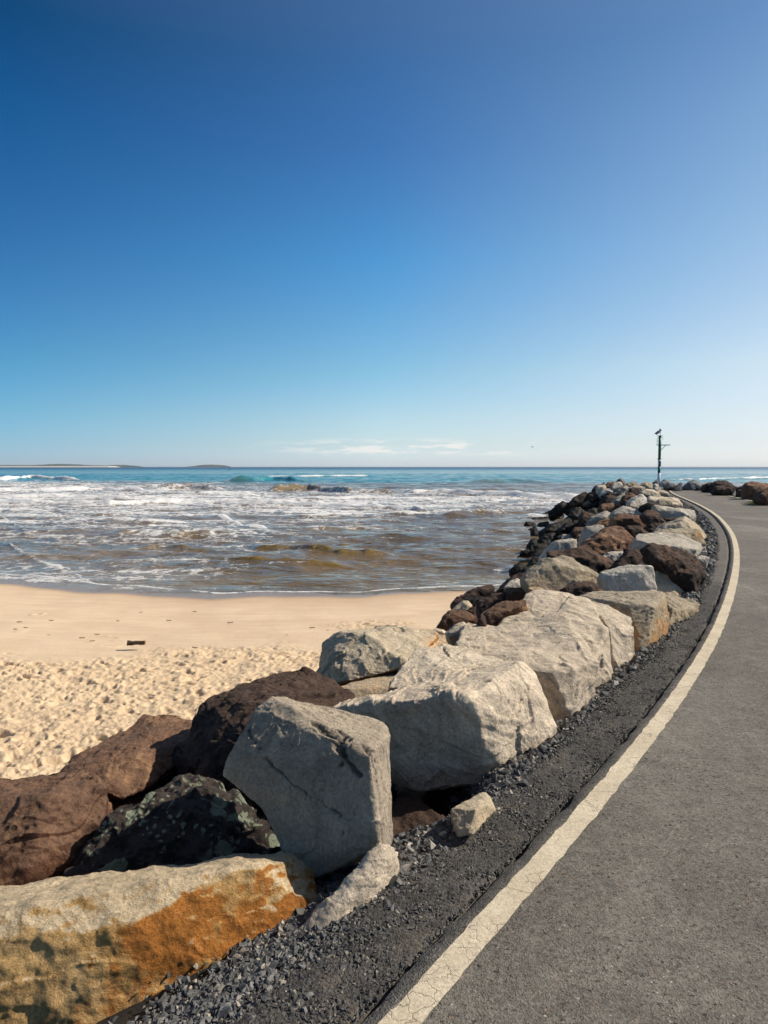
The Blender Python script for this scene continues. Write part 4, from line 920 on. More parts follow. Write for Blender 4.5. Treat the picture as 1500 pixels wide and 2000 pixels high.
mid('F', [(880, 218), (960, 150), (1080, 95), (1195, 43), (1232, 62), (1320, 140), (1395, 230), (1418, 272), (1380, 295), (1300, 240), (1000, 220)], 'tan', 'tan triangular boulder with a sharp peak by the gravel', dY=1.0, lean=.3, stain=lambda co, nr, q: .15 + 0 * co[:, 0])
mid('F', [(160, 350), (270, 250), (380, 180), (450, 150), (560, 135), (600, 150), (680, 240), (692, 360), (640, 410), (390, 430), (290, 390)], 'brown', 'massive brown boulder left of the long flat slab', dY=.1, lean=.5)
mid('F', [(160, 300), (220, 150), (300, 135), (430, 138), (462, 160), (300, 260), (190, 330)], 'light', 'pale slanting slab behind the massive brown boulder', dY=.5)
mid('F', [(590, 150), (650, 130), (740, 135), (850, 215), (700, 245), (640, 235)], 'black', 'dark brown boulder in the gap above the long flat slab', dY=.6)
mid('F', [(460, 130), (480, 60), (560, 15), (620, 20), (660, 38), (750, 35), (810, 60), (822, 140), (800, 165), (700, 140), (500, 155)], 'brown', 'saddle-backed brown boulder with an orange left side', dY=.2, lean=.3, stain=lambda co, nr, q: .2 + 1.0 * sst(-nr[:, 0], .2, .7))
mid('F', [(818, 150), (880, 60), (940, 50), (1012, 110), (930, 200), (840, 210)], 'black', 'dark lumpy rock left of the tan triangle', dY=.6)
mid('F', [(990, 62), (1060, 70), (1110, 52), (1122, 80), (1050, 100)], 'black', 'small dark rock behind the tan triangle', dY=1.2)
mid('F', [(385, 428), (480, 390), (600, 375), (635, 385), (560, 460), (500, 490), (450, 470)], 'light', 'narrow whitish rock between two dark boulders below the massive brown one', dY=.2)
mid('G', [(395, 860), (400, 750), (480, 660), (570, 590), (640, 570), (740, 555), (830, 560), (832, 600), (760, 680), (650, 740), (450, 850)], 'light', 'pale streaked slab standing on edge on the seaward side', dY=.2, lean=.2, bulge=.15)
mid('G', [(635, 580), (650, 505), (760, 500), (820, 550), (740, 580)], 'light', 'small grey rock behind the streaked slab', dY=.6)
mid('G', [(650, 715), (680, 680), (735, 685), (720, 730)], 'tan', 'tiny orange rock in front of the streaked slab', dY=0, stain=lambda co, nr, q: .7 + 0 * co[:, 0])
mid('F', [(1292, 445), (1360, 425), (1428, 445), (1400, 505), (1340, 505)], 'light', 'small whitish rock at the edge of the gravel below the long flat slab', dY=-.3)
mid('F', [(1345, 345), (1390, 335), (1396, 370), (1352, 375)], 'light', 'fist-sized pale rock against the right end of the long flat slab', dY=.3)
mid('F', [(1348, 385), (1400, 378), (1408, 402), (1356, 410)], 'light', 'fist-sized pale rock just below its twin by the long flat slab', dY=0)
# seaward flank, wet and dark
DK = 'dark boulder on the seaward slope'
G_ = [
 ([(730, 155), (740, 100), (830, 40), (930, 15), (980, 60), (970, 120), (880, 165)], 'black', 'dark rounded boulder topping the seaward slope against the foam'),
 ([(880, 150), (885, 80), (930, 50), (985, 70), (985, 115), (930, 150)], 'tan', 'small boulder with a square tan face in the dark slope'),
 ([(535, 210), (580, 160), (660, 115), (730, 128), (750, 165), (640, 215)], 'wet', 'dark boulder outlined against white foam, second step of the slope'),
 ([(640, 210), (690, 160), (830, 152), (850, 195), (730, 260)], 'wet', 'black boulder with a lit olive edge, right of the second step'),
 ([(400, 300), (430, 260), (500, 220), (515, 290), (450, 330)], 'wet', 'dark boulder outlined against the foam, third step of the slope'),
 ([(490, 235), (550, 200), (640, 198), (652, 240), (560, 290), (500, 305)], 'wet', 'grey-topped dark boulder above the third step'),
 ([(500, 370), (540, 280), (620, 235), (660, 270), (672, 320), (610, 360), (530, 400)], 'wet', 'egg-shaped brownish boulder in the middle of the dark slope'),
 ([(295, 350), (310, 310), (400, 308), (490, 290), (505, 350), (400, 390)], 'wet', 'long low black boulder near the water, above the blocky corner rock'),
 ([(208, 462), (210, 370), (250, 353), (340, 370), (335, 440), (270, 470)], 'wet', 'blocky black corner rock jutting into the water'),
 ([(72, 465), (100, 425), (140, 432), (212, 410), (215, 460)], 'wet', 'low wave-washed rock out in the foam left of the corner rock'),
 ([(188, 510), (250, 465), (340, 408), (362, 430), (290, 510), (240, 530)], 'wet', 'low black rock at the waterline under the corner rock'),
 ([(275, 555), (280, 470), (320, 435), (380, 455), (385, 510), (340, 560)], 'wet', 'upright black rock with an olive lit top at the waterline'),
 ([(340, 440), (380, 370), (490, 350), (505, 410), (420, 460)], 'wet', 'black boulder below the long low one'),
 ([(390, 480), (520, 390), (730, 308), (772, 330), (730, 390), (560, 450), (440, 500)], 'wet', 'long ridge-backed black boulder crossing the dark slope'),
 ([(690, 320), (790, 200), (860, 188), (905, 230), (860, 290), (760, 330)], 'wet', 'wide black boulder high on the dark slope'),
 ([(600, 430), (700, 370), (830, 358), (862, 412), (760, 460), (640, 490)], 'wet', 'black boulder with a thin sunlit top right of the long ridge'),
 ([(365, 575), (440, 500), (560, 478), (602, 500), (590, 580), (440, 600)], 'wet', 'squat black boulder above the rounded waterline rocks'),
 ([(855, 290), (900, 240), (1000, 268), (1048, 285), (970, 390), (930, 420), (860, 350)], 'black', 'dark block with a reddish layered top'),
 ([(752, 505), (800, 430), (900, 415), (950, 480), (900, 510), (810, 540)], 'black', 'olive-brown rounded boulder behind the small grey rock'),
 ([(800, 545), (860, 500), (950, 490), (1000, 530), (900, 560)], 'brown', 'low brown rock right below the olive-brown rounded boulder'),
 ([(235, 655), (280, 560), (340, 546), (412, 600), (340, 655)], 'wet', 'peaked black rock at the waterline'),
 ([(268, 665), (330, 610), (420, 618), (505, 650), (450, 700), (320, 720)], 'wet', 'rounded black rock just below the peaked one'),
 ([(138, 728), (240, 670), (310, 700), (295, 738)], 'wet', 'low flat black rock reaching out into the water'),
 ([(298, 745), (330, 700), (470, 678), (465, 720), (400, 760)], 'wet', 'low black rock between the flat one and the streaked slab'),
 ([(235, 880), (300, 770), (400, 735), (400, 870), (330, 900)], 'wet', 'black boulder at the foot of the streaked slab'),
 ([(600, 610), (640, 560), (700, 590), (580, 690), (500, 700)], 'wet', 'black rock partly hidden behind the streaked slab'),
 ([(895, 190), (1000, 130), (1100, 78), (1115, 120), (1000, 190), (940, 210)], 'wet', 'long black boulder under the summit rocks'),
 ([(948, 70), (960, 20), (1020, -5), (1070, 10), (1085, 60), (1000, 105)], 'black', 'round dark brown boulder left of the summit rocks'),
 ([(1070, 210), (1110, 150), (1240, 133), (1335, 155), (1300, 210), (1220, 255), (1090, 250)], 'brown', 'smooth reddish brown boulder in the middle of the upper slope'),
 ([(1080, 145), (1150, 50), (1260, 38), (1305, 75), (1250, 140)], 'black', 'rough black boulder left of the leaning pale slab'),
 ([(900, 260), (1000, 190), (1080, 188), (1095, 250), (1040, 290)], 'wet', 'black boulder left of the smooth reddish one'),
 ([(405, 615), (420, 573), (500, 568), (518, 600), (480, 640)], 'wet', 'small wet rock with a glinting top'),
 ([(128, 605), (190, 588), (270, 588), (200, 615)], 'wet', 'thin wave-washed rock barely above the water'),
 ([(500, 640), (560, 585), (600, 600), (540, 680)], 'wet', 'black rock right of the glinting small one'),
 ([(1005, 405), (1100, 340), (1222, 312), (1228, 400), (1090, 410)], 'brown', 'orange-brown rock left of the saddle-backed boulder'),
 ([(958, 405), (965, 340), (1060, 265), (1170, 228), (1222, 260), (1212, 310), (1060, 370)], 'light', 'blue-grey angular block above the orange-brown rock'),
]
for pts, kd, lb in G_:
    mid('G', pts, kd, lb, dY=.4, thick=1.1)
H_ = [
 ([(440, 70), (490, 23), (520, 40), (575, 85), (565, 115), (510, 110)], 'stone', 'dark bluish pointed rock, highest of the summit left of the beacon', 1.5),
 ([(568, 105), (582, 75), (660, 58), (684, 95), (620, 115)], 'tan', 'squat tan rock on the skyline right of the bluish point', 1.5),
 ([(318, 115), (350, 70), (440, 63), (410, 140), (330, 145)], 'brown', 'tan-brown rock on the skyline left of the bluish point', 1.),
 ([(388, 125), (420, 75), (500, 62), (522, 112), (450, 155), (400, 155)], 'light', 'grey cube-like rock below the bluish point', .5),
 ([(262, 105), (295, 70), (337, 90), (325, 118)], 'stone', 'small dark rock at the left end of the skyline', 1.5),
 ([(160, 165), (200, 110), (252, 98), (240, 160)], 'black', 'dark rock on the falling skyline next to the foam', 1.),
 ([(200, 200), (220, 108), (312, 103), (325, 145), (270, 190), (240, 215)], 'grey', 'rounded grey rock left of the cube-like one', .5),
 ([(228, 228), (280, 160), (380, 138), (405, 170), (330, 200), (270, 240)], 'light', 'pale wedge of rock below the rounded grey rock', .2),
 ([(278, 232), (340, 175), (392, 168), (412, 205), (340, 245)], 'black', 'black rock under the pale wedge', 0.),
 ([(402, 215), (460, 150), (560, 113), (602, 140), (605, 190), (500, 222)], 'light', 'wide flat grey rock in the middle of the summit', .5),
 ([(438, 210), (480, 193), (525, 200), (490, 235)], 'brown', 'small reddish rock below the wide flat grey one', .2),
 ([(588, 152), (640, 112), (700, 108), (772, 125), (784, 155), (700, 168)], 'grey', 'low rounded pale rock right of the summit middle', .8),
 ([(598, 115), (640, 90), (690, 88), (724, 112), (660, 130)], 'light', 'low pale rock on the summit behind the rounded one', 1.5),
 ([(698, 115), (740, 80), (800, 63), (872, 95), (893, 142), (800, 155), (740, 130)], 'tan', 'olive-tan peaked rock just left of the beacon foot', .8),
 ([(876, 145), (885, 93), (960, 88), (1002, 130), (980, 165), (900, 165)], 'light', 'flat-topped grey slab directly below the beacon foot', 1.),
 ([(596, 170), (620, 138), (690, 136), (734, 170), (722, 205), (660, 225), (600, 205)], 'black', 'dark brown round rock in the summit pile', .2),
 ([(396, 295), (440, 250), (540, 193), (550, 230), (490, 300), (460, 322)], 'light', 'pale leaning slab, left of the brown wedge near the summit', 0.),
 ([(495, 310), (530, 230), (620, 193), (694, 220), (640, 290), (560, 330)], 'brown', 'brown wedge-shaped boulder near the summit', 0.),
 ([(583, 315), (620, 270), (720, 203), (792, 230), (828, 290), (822, 325), (740, 345), (690, 385), (600, 360)], 'light', 'bright double-humped pale boulder near the summit', 0.),
 ([(726, 185), (790, 148), (862, 153), (942, 190), (965, 235), (860, 250), (780, 240)], 'grey', 'buff flat boulder below the olive-tan peak', .3),
 ([(898, 175), (960, 158), (1052, 190), (1066, 222), (1000, 235)], 'grey', 'shattered buff rock where the path edge vanishes', .5),
 ([(818, 285), (830, 238), (960, 238), (1060, 258), (1160, 268), (1224, 330), (1212, 358), (1100, 350), (920, 330)], 'grey', 'long buff boulder beside the far gravel', .2),
 ([(912, 305), (950, 262), (1010, 258), (1092, 290), (1104, 335), (960, 340)], 'tan', 'olive-brown rounded rock set against the long buff boulder', -.6),
 ([(706, 388), (740, 345), (830, 308), (900, 313), (984, 345), (880, 390), (760, 400)], 'black', 'low dark boulder left of the grey block with a rusty seam', 0.),
 ([(868, 390), (890, 343), (960, 348), (1140, 368), (1300, 398), (1362, 410), (1378, 452), (1342, 525), (1260, 490), (1130, 505), (980, 505)], 'light', 'large pale grey block with a rusty seam, beside the far gravel', 0.),
 ([(732, 460), (800, 400), (880, 396), (962, 440), (978, 485), (880, 550), (810, 540)], 'black', 'rounded black-brown boulder left of the rusty-seamed block', 0.),
 ([(368, 470), (420, 408), (540, 343), (620, 365), (784, 410), (750, 460), (600, 480), (480, 460)], 'light', 'pale ridge-shaped slab behind the saddle-backed boulder', 0.),
 ([(1230, 140), (1330, 140), (1240, 130), (1230, 135)], None, '', 0),
 ([(1060, 350), (1100, 338), (1250, 378), (1300, 402), (1180, 385)], 'black', 'thin dark rock between the long buff boulder and the rusty-seamed block', .3),
 ([(1230, 290), (1260, 280), (1180, 240)], None, '', 0),
]
for pts, kd, lb, dy in H_:
    if kd: mid('H', pts, kd, lb, dY=dy, thick=1.0)
h_ = cv_('F', [(-30, 0, 0)])
# boulders along the right-hand side and behind the end of the path
R_ = [
 ([(368, 72), (420, 30), (436, 72)], 'stone', 'dark grey triangular rock just left of the beacon foot', 3.0),
 ([(425, 75), (470, 45), (510, 32), (580, 65), (612, 90), (600, 132), (530, 132), (480, 112)], 'stone', 'big dark blue-grey boulder right of the beacon foot', .5),
 ([(513, 128), (550, 100), (600, 95), (622, 138)], 'black', 'small black rock in front of the big blue-grey boulder', -.3),
 ([(588, 142), (600, 95), (652, 60), (662, 100), (645, 132), (620, 144)], 'stone', 'pointed greenish-grey rock at the end of the path', -.2),
 ([(666, 122), (690, 85), (740, 50), (790, 38), (832, 60), (878, 90), (850, 134), (760, 138)], 'stone', 'blue-grey domed boulder right of the gap at the end of the path', .3),
 ([(783, 138), (830, 100), (880, 98), (880, 142)], 'black', 'small dark brown rock in front of the blue-grey dome', -.1),
 ([(858, 145), (880, 90), (930, 58), (967, 65), (968, 135), (900, 155)], 'black', 'rounded dark brown boulder right of the blue-grey dome', 0.),
 ([(942, 150), (960, 80), (1010, 38), (1060, 36), (1112, 60), (1172, 80), (1160, 120), (1000, 162)], 'black', 'tall layered dark brown boulder in the right-hand row', 0.),
 ([(950, 160), (1000, 110), (1110, 90), (1208, 105), (1190, 155), (1110, 184), (1050, 174)], 'black', 'long dark boulder in front of the tall layered one', -.6),
 ([(1158, 188), (1172, 150), (1212, 118), (1222, 192)], 'light', 'small grey rock wedged between the dark boulders on the right', 0.),
 ([(1200, 196), (1206, 120), (1230, 95), (1290, 83), (1312, 205)], 'black', 'dark boulder with a smooth rounded left side, right of the small grey wedge', 0.),
 ([(1280, 208), (1286, 75), (1300, 62), (1360, 56), (1492, 75), (1525, 120), (1480, 200), (1340, 222)], 'brown', 'massive flat-topped brown boulder near the right edge', -.4),
 ([(1398, 235), (1408, 165), (1440, 125), (1560, 90), (1640, 120), (1660, 250), (1480, 275)], 'brown', 'brown boulder cut by the right edge of the picture, by the grass', -.6),
]
for pts, kd, lb, dy in R_:
    mid('R', pts, kd, lb, dY=dy, lean=.25, ground=(kd != 'x' and lb[:9] != 'dark grey'), thick=1.1)

# small stones in the gutter
st = [
 ('S', (340, 905), 130, 215, 'tall pointed dark stone beside the pale wedge, on the gravel'),
 ('S', (345, 775), 160, 110, 'dark stone behind the tall pointed one, in the shadow'),
 ('S', (430, 740), 180, 100, 'slanting dark stone deep in the shaded hollow'),
 ('S', (600, 755), 125, 150, 'upright blue-grey stone in the middle of the shaded hollow'),
 ('S', (780, 745), 100, 120, 'blue-grey stone with a pale top below the squared block'),
 ('S', (600, 885), 160, 80, 'flat dark slab stone at the edge of the shaded hollow'),
 ('S', (530, 945), 90, 70, 'small grey stone half buried at the hollow edge'),
 ('S', (275, 1030), 110, 90, 'dark stone leaning on the foot of the pale wedge'),
 ('S', (965, 365), 110, 120, 'dark stone right behind the squared block'),
 ('S', (1260, 185), 105, 150, 'dark upright stone under the right corner of the central block'),
 ('S', (1345, 160), 110, 100, 'olive-grey angular stone right of the upright one under the central block'),
 ('S', (1195, 245), 120, 90, 'flat dark stone below the right corner of the central block'),
 ('S', (1425, 90), 110, 75, 'grey-brown stone at the gutter edge right of the central block'),
 ('S', (1060, 310), 60, 80, 'small pale-tipped stone under the central block'),
 ('S', (1440, 30), 120, 80, 'dark stone in the shade between the central and the enormous buff block'),
 ('A', (950, 1065), 180, 95, 'broad flat blue-grey stone against the ochre block'),
 ('A', (790, 1140), 90, 100, 'dark stone at the lower right foot of the ochre block'),
 ('A', (1150, 1005), 120, 50, 'brownish flat stone beside the tip of the pale wedge'),
 ('A', (1025, 1040), 70, 50, 'small grey stone in the gap between the ochre block and the pale wedge'),
 ('C', (925, 930), 45, 40, 'dark stone below the right corner of the enormous buff block'),
 ('C', (868, 990), 60, 45, 'dark stone in the gutter beside the enormous buff block'),
 ('C', (770, 1065), 80, 55, 'large dark stone where the enormous buff block meets the gravel'),
 ('C', (725, 1100), 50, 40, 'brownish stone left of the large dark gutter stone'),
 ('C', (1045, 820), 40, 35, 'dark stone at the foot of the rust-streaked block'),
 ('C', (975, 860), 35, 30, 'small stone under the rust-streaked block'),
]
for cp, (cx, cy), w_, h_, lb in st:
    x0, y0, s = CR[cp]; px, py, ww, hh = x0 + cx * s, y0 + cy * s, w_ * s, h_ * s
    rs = np.random.RandomState(int(px * 7 + py))
    gz = -.16 if cp != 'S' or cx > 900 or cy > 850 else -.24
    Yb = (CAM_H - gz) * F / (py + hh / 2 - 911) + .04
    r0 = ww / F * Yb / 2 * 1.12; rh = hh / F * Yb / 2 * 1.4
    c0 = P(px, py, Yb + .3 * r0) + np.array([0, 0, -.12 * rh])
    pts = []
    for k in range(13):
        v = rs.normal(size=3); v /= np.linalg.norm(v); v = np.sign(v) * np.abs(v) ** .7
        pts.append(c0 + v * (r0 * 1.05, r0 * .9, rh))
    rock([pts], 'stone', lb, cat='stone', name='stone', vox=max(.0028, Yb / 667 * .8), amp=.9)
# more stones scattered in the gutter, one shape reused
protos = []
rs = np.random.RandomState(21)
for k in range(5):
    pts = [np.array([0, 0, 0]) + (lambda v: v / np.linalg.norm(v) * (.5, .42, .34))(rs.normal(size=3)) for _ in range(14)]
    protos.append(rock([pts], 'stone', 'small loose dark grey stone lying among the rubble in the gutter between path and boulders', cat='stone', name='stone', vox=.035, group='small stones in the gutter between path and boulders'))
k = 0
for i in range(230):
    y = math.exp(rs.uniform(math.log(2.6), math.log(44))); u = float(np.clip(rs.normal(.74 if y < 6 else .62, .16), .40, 1.3))
    gx, gy = on_line(np.array([y]), np.array([u])); s = rs.uniform(.04, .115) * np.interp(y, [2, 10, 40], [.7, 1.1, 2.0])
    if i < 5: o = protos[i]
    else:
        o = protos[i % 5].copy(); C.objects.link(o)
    o.location = (gx[0], gy[0], float(shz(np.array([u]), np.array([y]))[0]) - .06 * s); o.scale = (s, s * rs.uniform(.7, 1.2), s * rs.uniform(.7, 1.1)); o.rotation_euler = (rs.normal(0, .3), rs.normal(0, .3), rs.uniform(0, 6.28))
# filler boulders: dark rocks deeper in the pile, seen in the gaps
fp = []
for k in range(5):
    pts = [(lambda v: v / np.linalg.norm(v) * (.55, .48, .40))(rs.normal(size=3)) for _ in range(16)]
    fp.append(rock([pts], 'black' if k % 2 else 'wet', 'dark boulder deep in the gaps of the pile, mostly hidden by others', vox=.022, group='dark boulders deep in the gaps of the pile'))
n_f = 0; i = 0
while n_f < 95 and i < 2000:
    i += 1
    y = math.exp(rs.uniform(math.log(3.2), math.log(52))); u = rs.uniform(2.0, 8.2)
    gx, gy = on_line(np.array([y]), np.array([u])); x, yq = float(gx[0]), float(gy[0])
    if yq < 2.8 or (yq < 9 and u > 5.5): continue
    s = rs.uniform(.6, 1.15)
    o = fp[n_f] if n_f < 5 else fp[n_f % 5].copy()
    if n_f >= 5: C.objects.link(o)
    o.location = (x, yq, float(mound(np.array([x]), np.array([yq]))[0]) - .30 * s); o.scale = (s, s * rs.uniform(.8, 1.2), s * rs.uniform(.7, 1.)); o.rotation_euler = (rs.normal(0, .3), rs.normal(0, .3), rs.uniform(0, 6.28))
    n_f += 1
bpy.data.objects.remove(_tmp)
# ------------------------------------------------------------------ beacon
def simple(name, col, rough=.5, metal=0., nsc=8, var=.12):
    n = N(name); c = n.scale(tuple(col) + (1,) if False else n.mix(0.0, col, col), n.rng(n.noise(nsc, 5, .65), .3, .7, 1 - var, 1 + var))
    n.fin(c, rough); n.b.inputs['Metallic'].default_value = metal; return n.m
M['green'] = simple('green_paint', (0.008, 0.17, 0.07), .4)
M['white'] = simple('white_paint', (0.62, 0.64, 0.70), .5)
M['dgreen'] = simple('dark_green_plate', (0.006, 0.06, 0.03), .5)
M['steel'] = simple('galvanised_steel', (0.20, 0.22, 0.23), .5, .5)
M['beige'] = simple('lamp_housing', (0.35, 0.31, 0.27), .6)
M['panel'] = simple('solar_panel_back', (0.33, 0.29, 0.26), .5)
def cyl(p0, p1, r0, r1=None, seg=16):
    r1 = r0 if r1 is None else r1; p0, p1 = Vector(p0), Vector(p1); ax = (p1 - p0).normalized()
    s = ax.orthogonal().normalized(); t = ax.cross(s)
    V = []; Fc = []
    for p, r in ((p0, r0), (p1, r1)):
        for k in range(seg):
            a = 2 * math.pi * k / seg; V.append(tuple(p + s * r * math.cos(a) + t * r * math.sin(a)))
    for k in range(seg): Fc.append([k, (k + 1) % seg, seg + (k + 1) % seg, seg + k])
    Fc.append(list(range(seg))[::-1]); Fc.append(list(range(seg, 2 * seg)))
    return V, Fc
def boxm(c, s, rot=None):
    V = []
    for x in (-1, 1):
        for y in (-1, 1):
            for z in (-1, 1):
                v = Vector((x * s[0] / 2, y * s[1] / 2, z * s[2] / 2))
                if rot is not None: v = rot @ v
                V.append(tuple(Vector(c) + v))
    return V, [[0, 1, 3, 2], [4, 6, 7, 5], [0, 4, 5, 1], [2, 3, 7, 6], [0, 2, 6, 4], [1, 5, 7, 3]]
def join(parts):
    V = []; Fc = []
    for v, f in parts:
        k = len(V); V += v; Fc += [[i + k for i in g] for g in f]
    return V, Fc
BY = 56.0
def bz(py): return float(P(1287, py, BY)[2])
bx0 = float(P(1287, 930, BY)[0]); mpp = BY / F * 1.12
root = bpy.data.objects.new('navigation_beacon', None); C.objects.link(root); root.location = (bx0, BY, bz(950))
tag(root, 'slim green and white navigation beacon pole on the far rocks', 'beacon')
Z0 = bz(950)
def bp(name, parts, mat, parent=root, sm=False):
    V, Fc = join(parts); V = [(v[0], v[1], v[2]) for v in V]
    return mesh_obj(name, V, Fc, mat, parent=parent, smooth=sm)
def L(dx, py): return (dx * mpp, 0, bz(py) - Z0)
bp('base_post', [cyl(L(0, 950), L(0, 923.6), 2.35 * mpp, 2.3 * mpp)], M['white'], sm=True)
bp('green_band', [cyl(L(0, 923.6), L(0, 911.6), 2.3 * mpp)], M['green'], sm=True)
nb_ = bp('white_band', [cyl(L(0, 911.6), L(0, 897.5), 2.25 * mpp)], M['white'], sm=True)
plate = bp('number_plate', [boxm((0.2 * mpp, -2.5 * mpp, (bz(900.6) + bz(911.4)) / 2 - Z0), (3.4 * mpp, .02, bz(900.6) - bz(911.4)))], M['dgreen'])
marks = []
for j, (dy, w2) in enumerate(((902.6, 1.0), (905.2, 1.3), (907.4, 1.0), (909.6, 1.3))):
    marks.append(boxm((.75 * mpp, -2.5 * mpp - .014, bz(dy) - Z0), (w2 * mpp, .008, 1.1 * mpp)))
bp('marking', marks, M['white'], parent=plate)
bp('pole', [cyl(L(0, 897.5), L(0, 851.4), 2.3 * mpp)], M['green'], sm=True)
bp('flange', [cyl(L(0, 897.0), L(0, 896.0), 3.7 * mpp)], M['green'])
bp('top_plate', [cyl(L(0, 851.5), L(0, 850.9), 5.4 * mpp)], M['steel'])
bp('platform', [boxm((6.3 * mpp, 0, bz(869.2) - Z0), (21 * mpp, .35, .055))], M['green'])
bp('brace', [cyl(L(2, 879.5), L(10.2, 869.6), .022)], M['green'])
g = [cyl(L(-2, 854.5), L(-4.8, 855.2), .014), cyl(L(-4.8, 855.2), L(-4.8, 867.5), .016), cyl(L(-4.8, 861.3), L(-2, 861.3), .013), cyl(L(-4.8, 867.5), L(-2.5, 869), .014)]
g2 = [cyl((a[0], a[1], a[2]), (b[0], b[1], b[2]), .014) for a, b in ((L(2, 854.3), L(4.8, 854.8)), (L(4.8, 854.8), L(4.8, 857.4)), (L(4.8, 857.4), L(2, 858.4)))]
bp('ladder_hoop', g, M['steel']); bp('grab_handle', g2, M['steel'])
bp('mast', [cyl(L(0.2, 851), L(0.2, 841.5), .5 * mpp)], M['beige'])
lan = bp('lantern', [cyl(L(0.3, 842), L(0.3, 838.4), 2.0 * mpp), ], M['beige'], sm=True)
bp('lens_cap', [cyl(L(0.3, 838.4), L(0.3, 837.1), 1.6 * mpp, .9 * mpp)], M['white'], parent=lan)
rot = Matrix.Rotation(R(-38), 3, 'Y') @ Matrix.Rotation(R(35), 3, 'X')
bp('solar_panel', [boxm(L(-4.6, 845.1), (8.2 * mpp, 5.6 * mpp, .03), rot=rot)], M['panel'])

# ------------------------------------------------------------------ log, scraps, bark, grass
n = N('dark_bark'); c = n.mix(n.rng(n.noise(14, 6, .7, v=n.map((1, 8, 8))), .35, .65), (.05, .03, .02), (.13, .08, .05)); n.fin(c, .9, n.bump(n.noise(30, 6, .7, v=n.map((1, 6, 6))), .02, 1.))
M['bark'] = n.m; M['cut'] = simple('cut_wood', (.22, .09, .055), .8, nsc=30)
pa, pb = PZ(249, 1260, -2.36), PZ(283, 1259, -2.36); ax = Vector(pb - pa); Ln = ax.length
root = bpy.data.objects.new('driftwood_log', None); C.objects.link(root); root.location = tuple(pa)
root.rotation_euler = (0, 0, math.atan2(ax.y, ax.x)); tag(root, 'short dark driftwood log lying on the sand', 'log')
rs = np.random.RandomState(4); V = []; nr_, ns_ = 16, 18
for i in range(nr_):
    for k in range(ns_):
        a = 2 * math.pi * k / ns_; r = .050 * (1 + .16 * math.sin(2 * a + i * .3) + .12 * math.sin(i * .8 + a) + rs.normal() * .06) * (1 - .25 * (i / 15) ** 3); V.append((Ln * i / (nr_ - 1) + (rs.normal() * .006 if i in (0, nr_ - 1) else 0), math.cos(a) * r, .045 + math.sin(a) * r))
Fc = [[i * ns_ + k, (i + 1) * ns_ + k, (i + 1) * ns_ + (k + 1) % ns_, i * ns_ + (k + 1) % ns_] for i in range(nr_ - 1) for k in range(ns_)] + [list(range(ns_))]
mesh_obj('log_body', V, Fc, M['bark'], parent=root)
v, f = cyl((Ln - .004, 0, .045), (Ln + .006, 0, .045), .050, .046, 18); mesh_obj('cut_end', v, f, M['cut'], parent=root)
M['scrap'] = simple('dried_seaweed', (.10, .06, .035), .9, nsc=40)
scr = [(38, 1215), (100, 1212), (95, 1240), (160, 1246), (180, 1252), (330, 1212), (275, 1196), (380, 1195), (450, 1216), (230, 1213), (560, 1240), (470, 1270), (500, 1272), (600, 1290), (610, 1226), (640, 1231), (30, 1229), (50, 1226), (190, 1239), (380, 1265)]
base_s = None
for i, (px, py) in enumerate(scr):
    z = -2.33 - .003 * (1300 - py) / 10
    z = float(sand_z(*[np.array([v]) for v in PZ(px, py, -2.4)[:2]])[0]); p = PZ(px, py, z)
    rs = np.random.RandomState(i); V = []; nk = 9; Fc = []
    if base_s is None:
        for k in range(nk):
            for a in range(5):
                t = 2 * math.pi * a / 5; V.append((.02 * (k - 4) + .01 * math.cos(t), .012 * math.sin(k * 1.9) + .014 * math.cos(t) * (1 - abs(k - 4) / 5), .008 + .010 * math.sin(t) + .006 * math.sin(k * 2.3)))
        Fc = [[k * 5 + a, (k + 1) * 5 + a, (k + 1) * 5 + (a + 1) % 5, k * 5 + (a + 1) % 5] for k in range(nk - 1) for a in range(5)]
        o = base_s = mesh_obj('seaweed_scrap', V, Fc, M['scrap'])
    else:
        o = base_s.copy(); C.objects.link(o)
    o.location = tuple(p); o.rotation_euler = (0, 0, rs.uniform(-.5, .5)); s = rs.uniform(.35, .95); o.scale = (s, s * rs.uniform(.7, 1.5), s)
    tag(o, 'small brown dried scrap of seaweed or bark on the smooth sand', 'seaweed', group='dried scraps scattered on the smooth sand')
# strip of torn fabric/bark on the gravel beside the squared block
def ribbon(name, pts, wd, mat, label, cat, th=.008):
    pts = [Vector(p) for p in pts]; V = []; Fc = []; rs = np.random.RandomState(len(pts)); m = 8
    P3 = []
    for a, b in zip(pts[:-1], pts[1:]):
        for k in range(6): P3.append(a.lerp(b, k / 6))
    P3.append(pts[-1])
    for i, p in enumerate(P3):
        t = (P3[min(i + 1, len(P3) - 1)] - P3[max(i - 1, 0)]).normalized(); s = t.cross(Vector((0, 0, 1))).normalized()
        wv = wd * (0.55 + .45 * math.sin(math.pi * (i + .5) / len(P3))) * (1 + rs.normal() * .15)
        for a in range(m):
            an = 2 * math.pi * a / m; V.append(tuple(p + s * math.cos(an) * wv + Vector((0, 0, 1)) * (math.sin(an) * th + .012 * math.sin(i * 1.1))))
    for i in range(len(P3) - 1):
        for a in range(m): Fc.append([i * m + a, (i + 1) * m + a, (i + 1) * m + (a + 1) % m, i * m + (a + 1) % m])
    Fc.append(list(range(m))[::-1]); Fc.append([(len(P3) - 1) * m + a for a in range(m)])
    o = mesh_obj(name, V, Fc, mat); tag(o, label, cat); return o
M['cloth'] = simple('weathered_fabric', (.30, .25, .20), .9, nsc=30, var=.25)
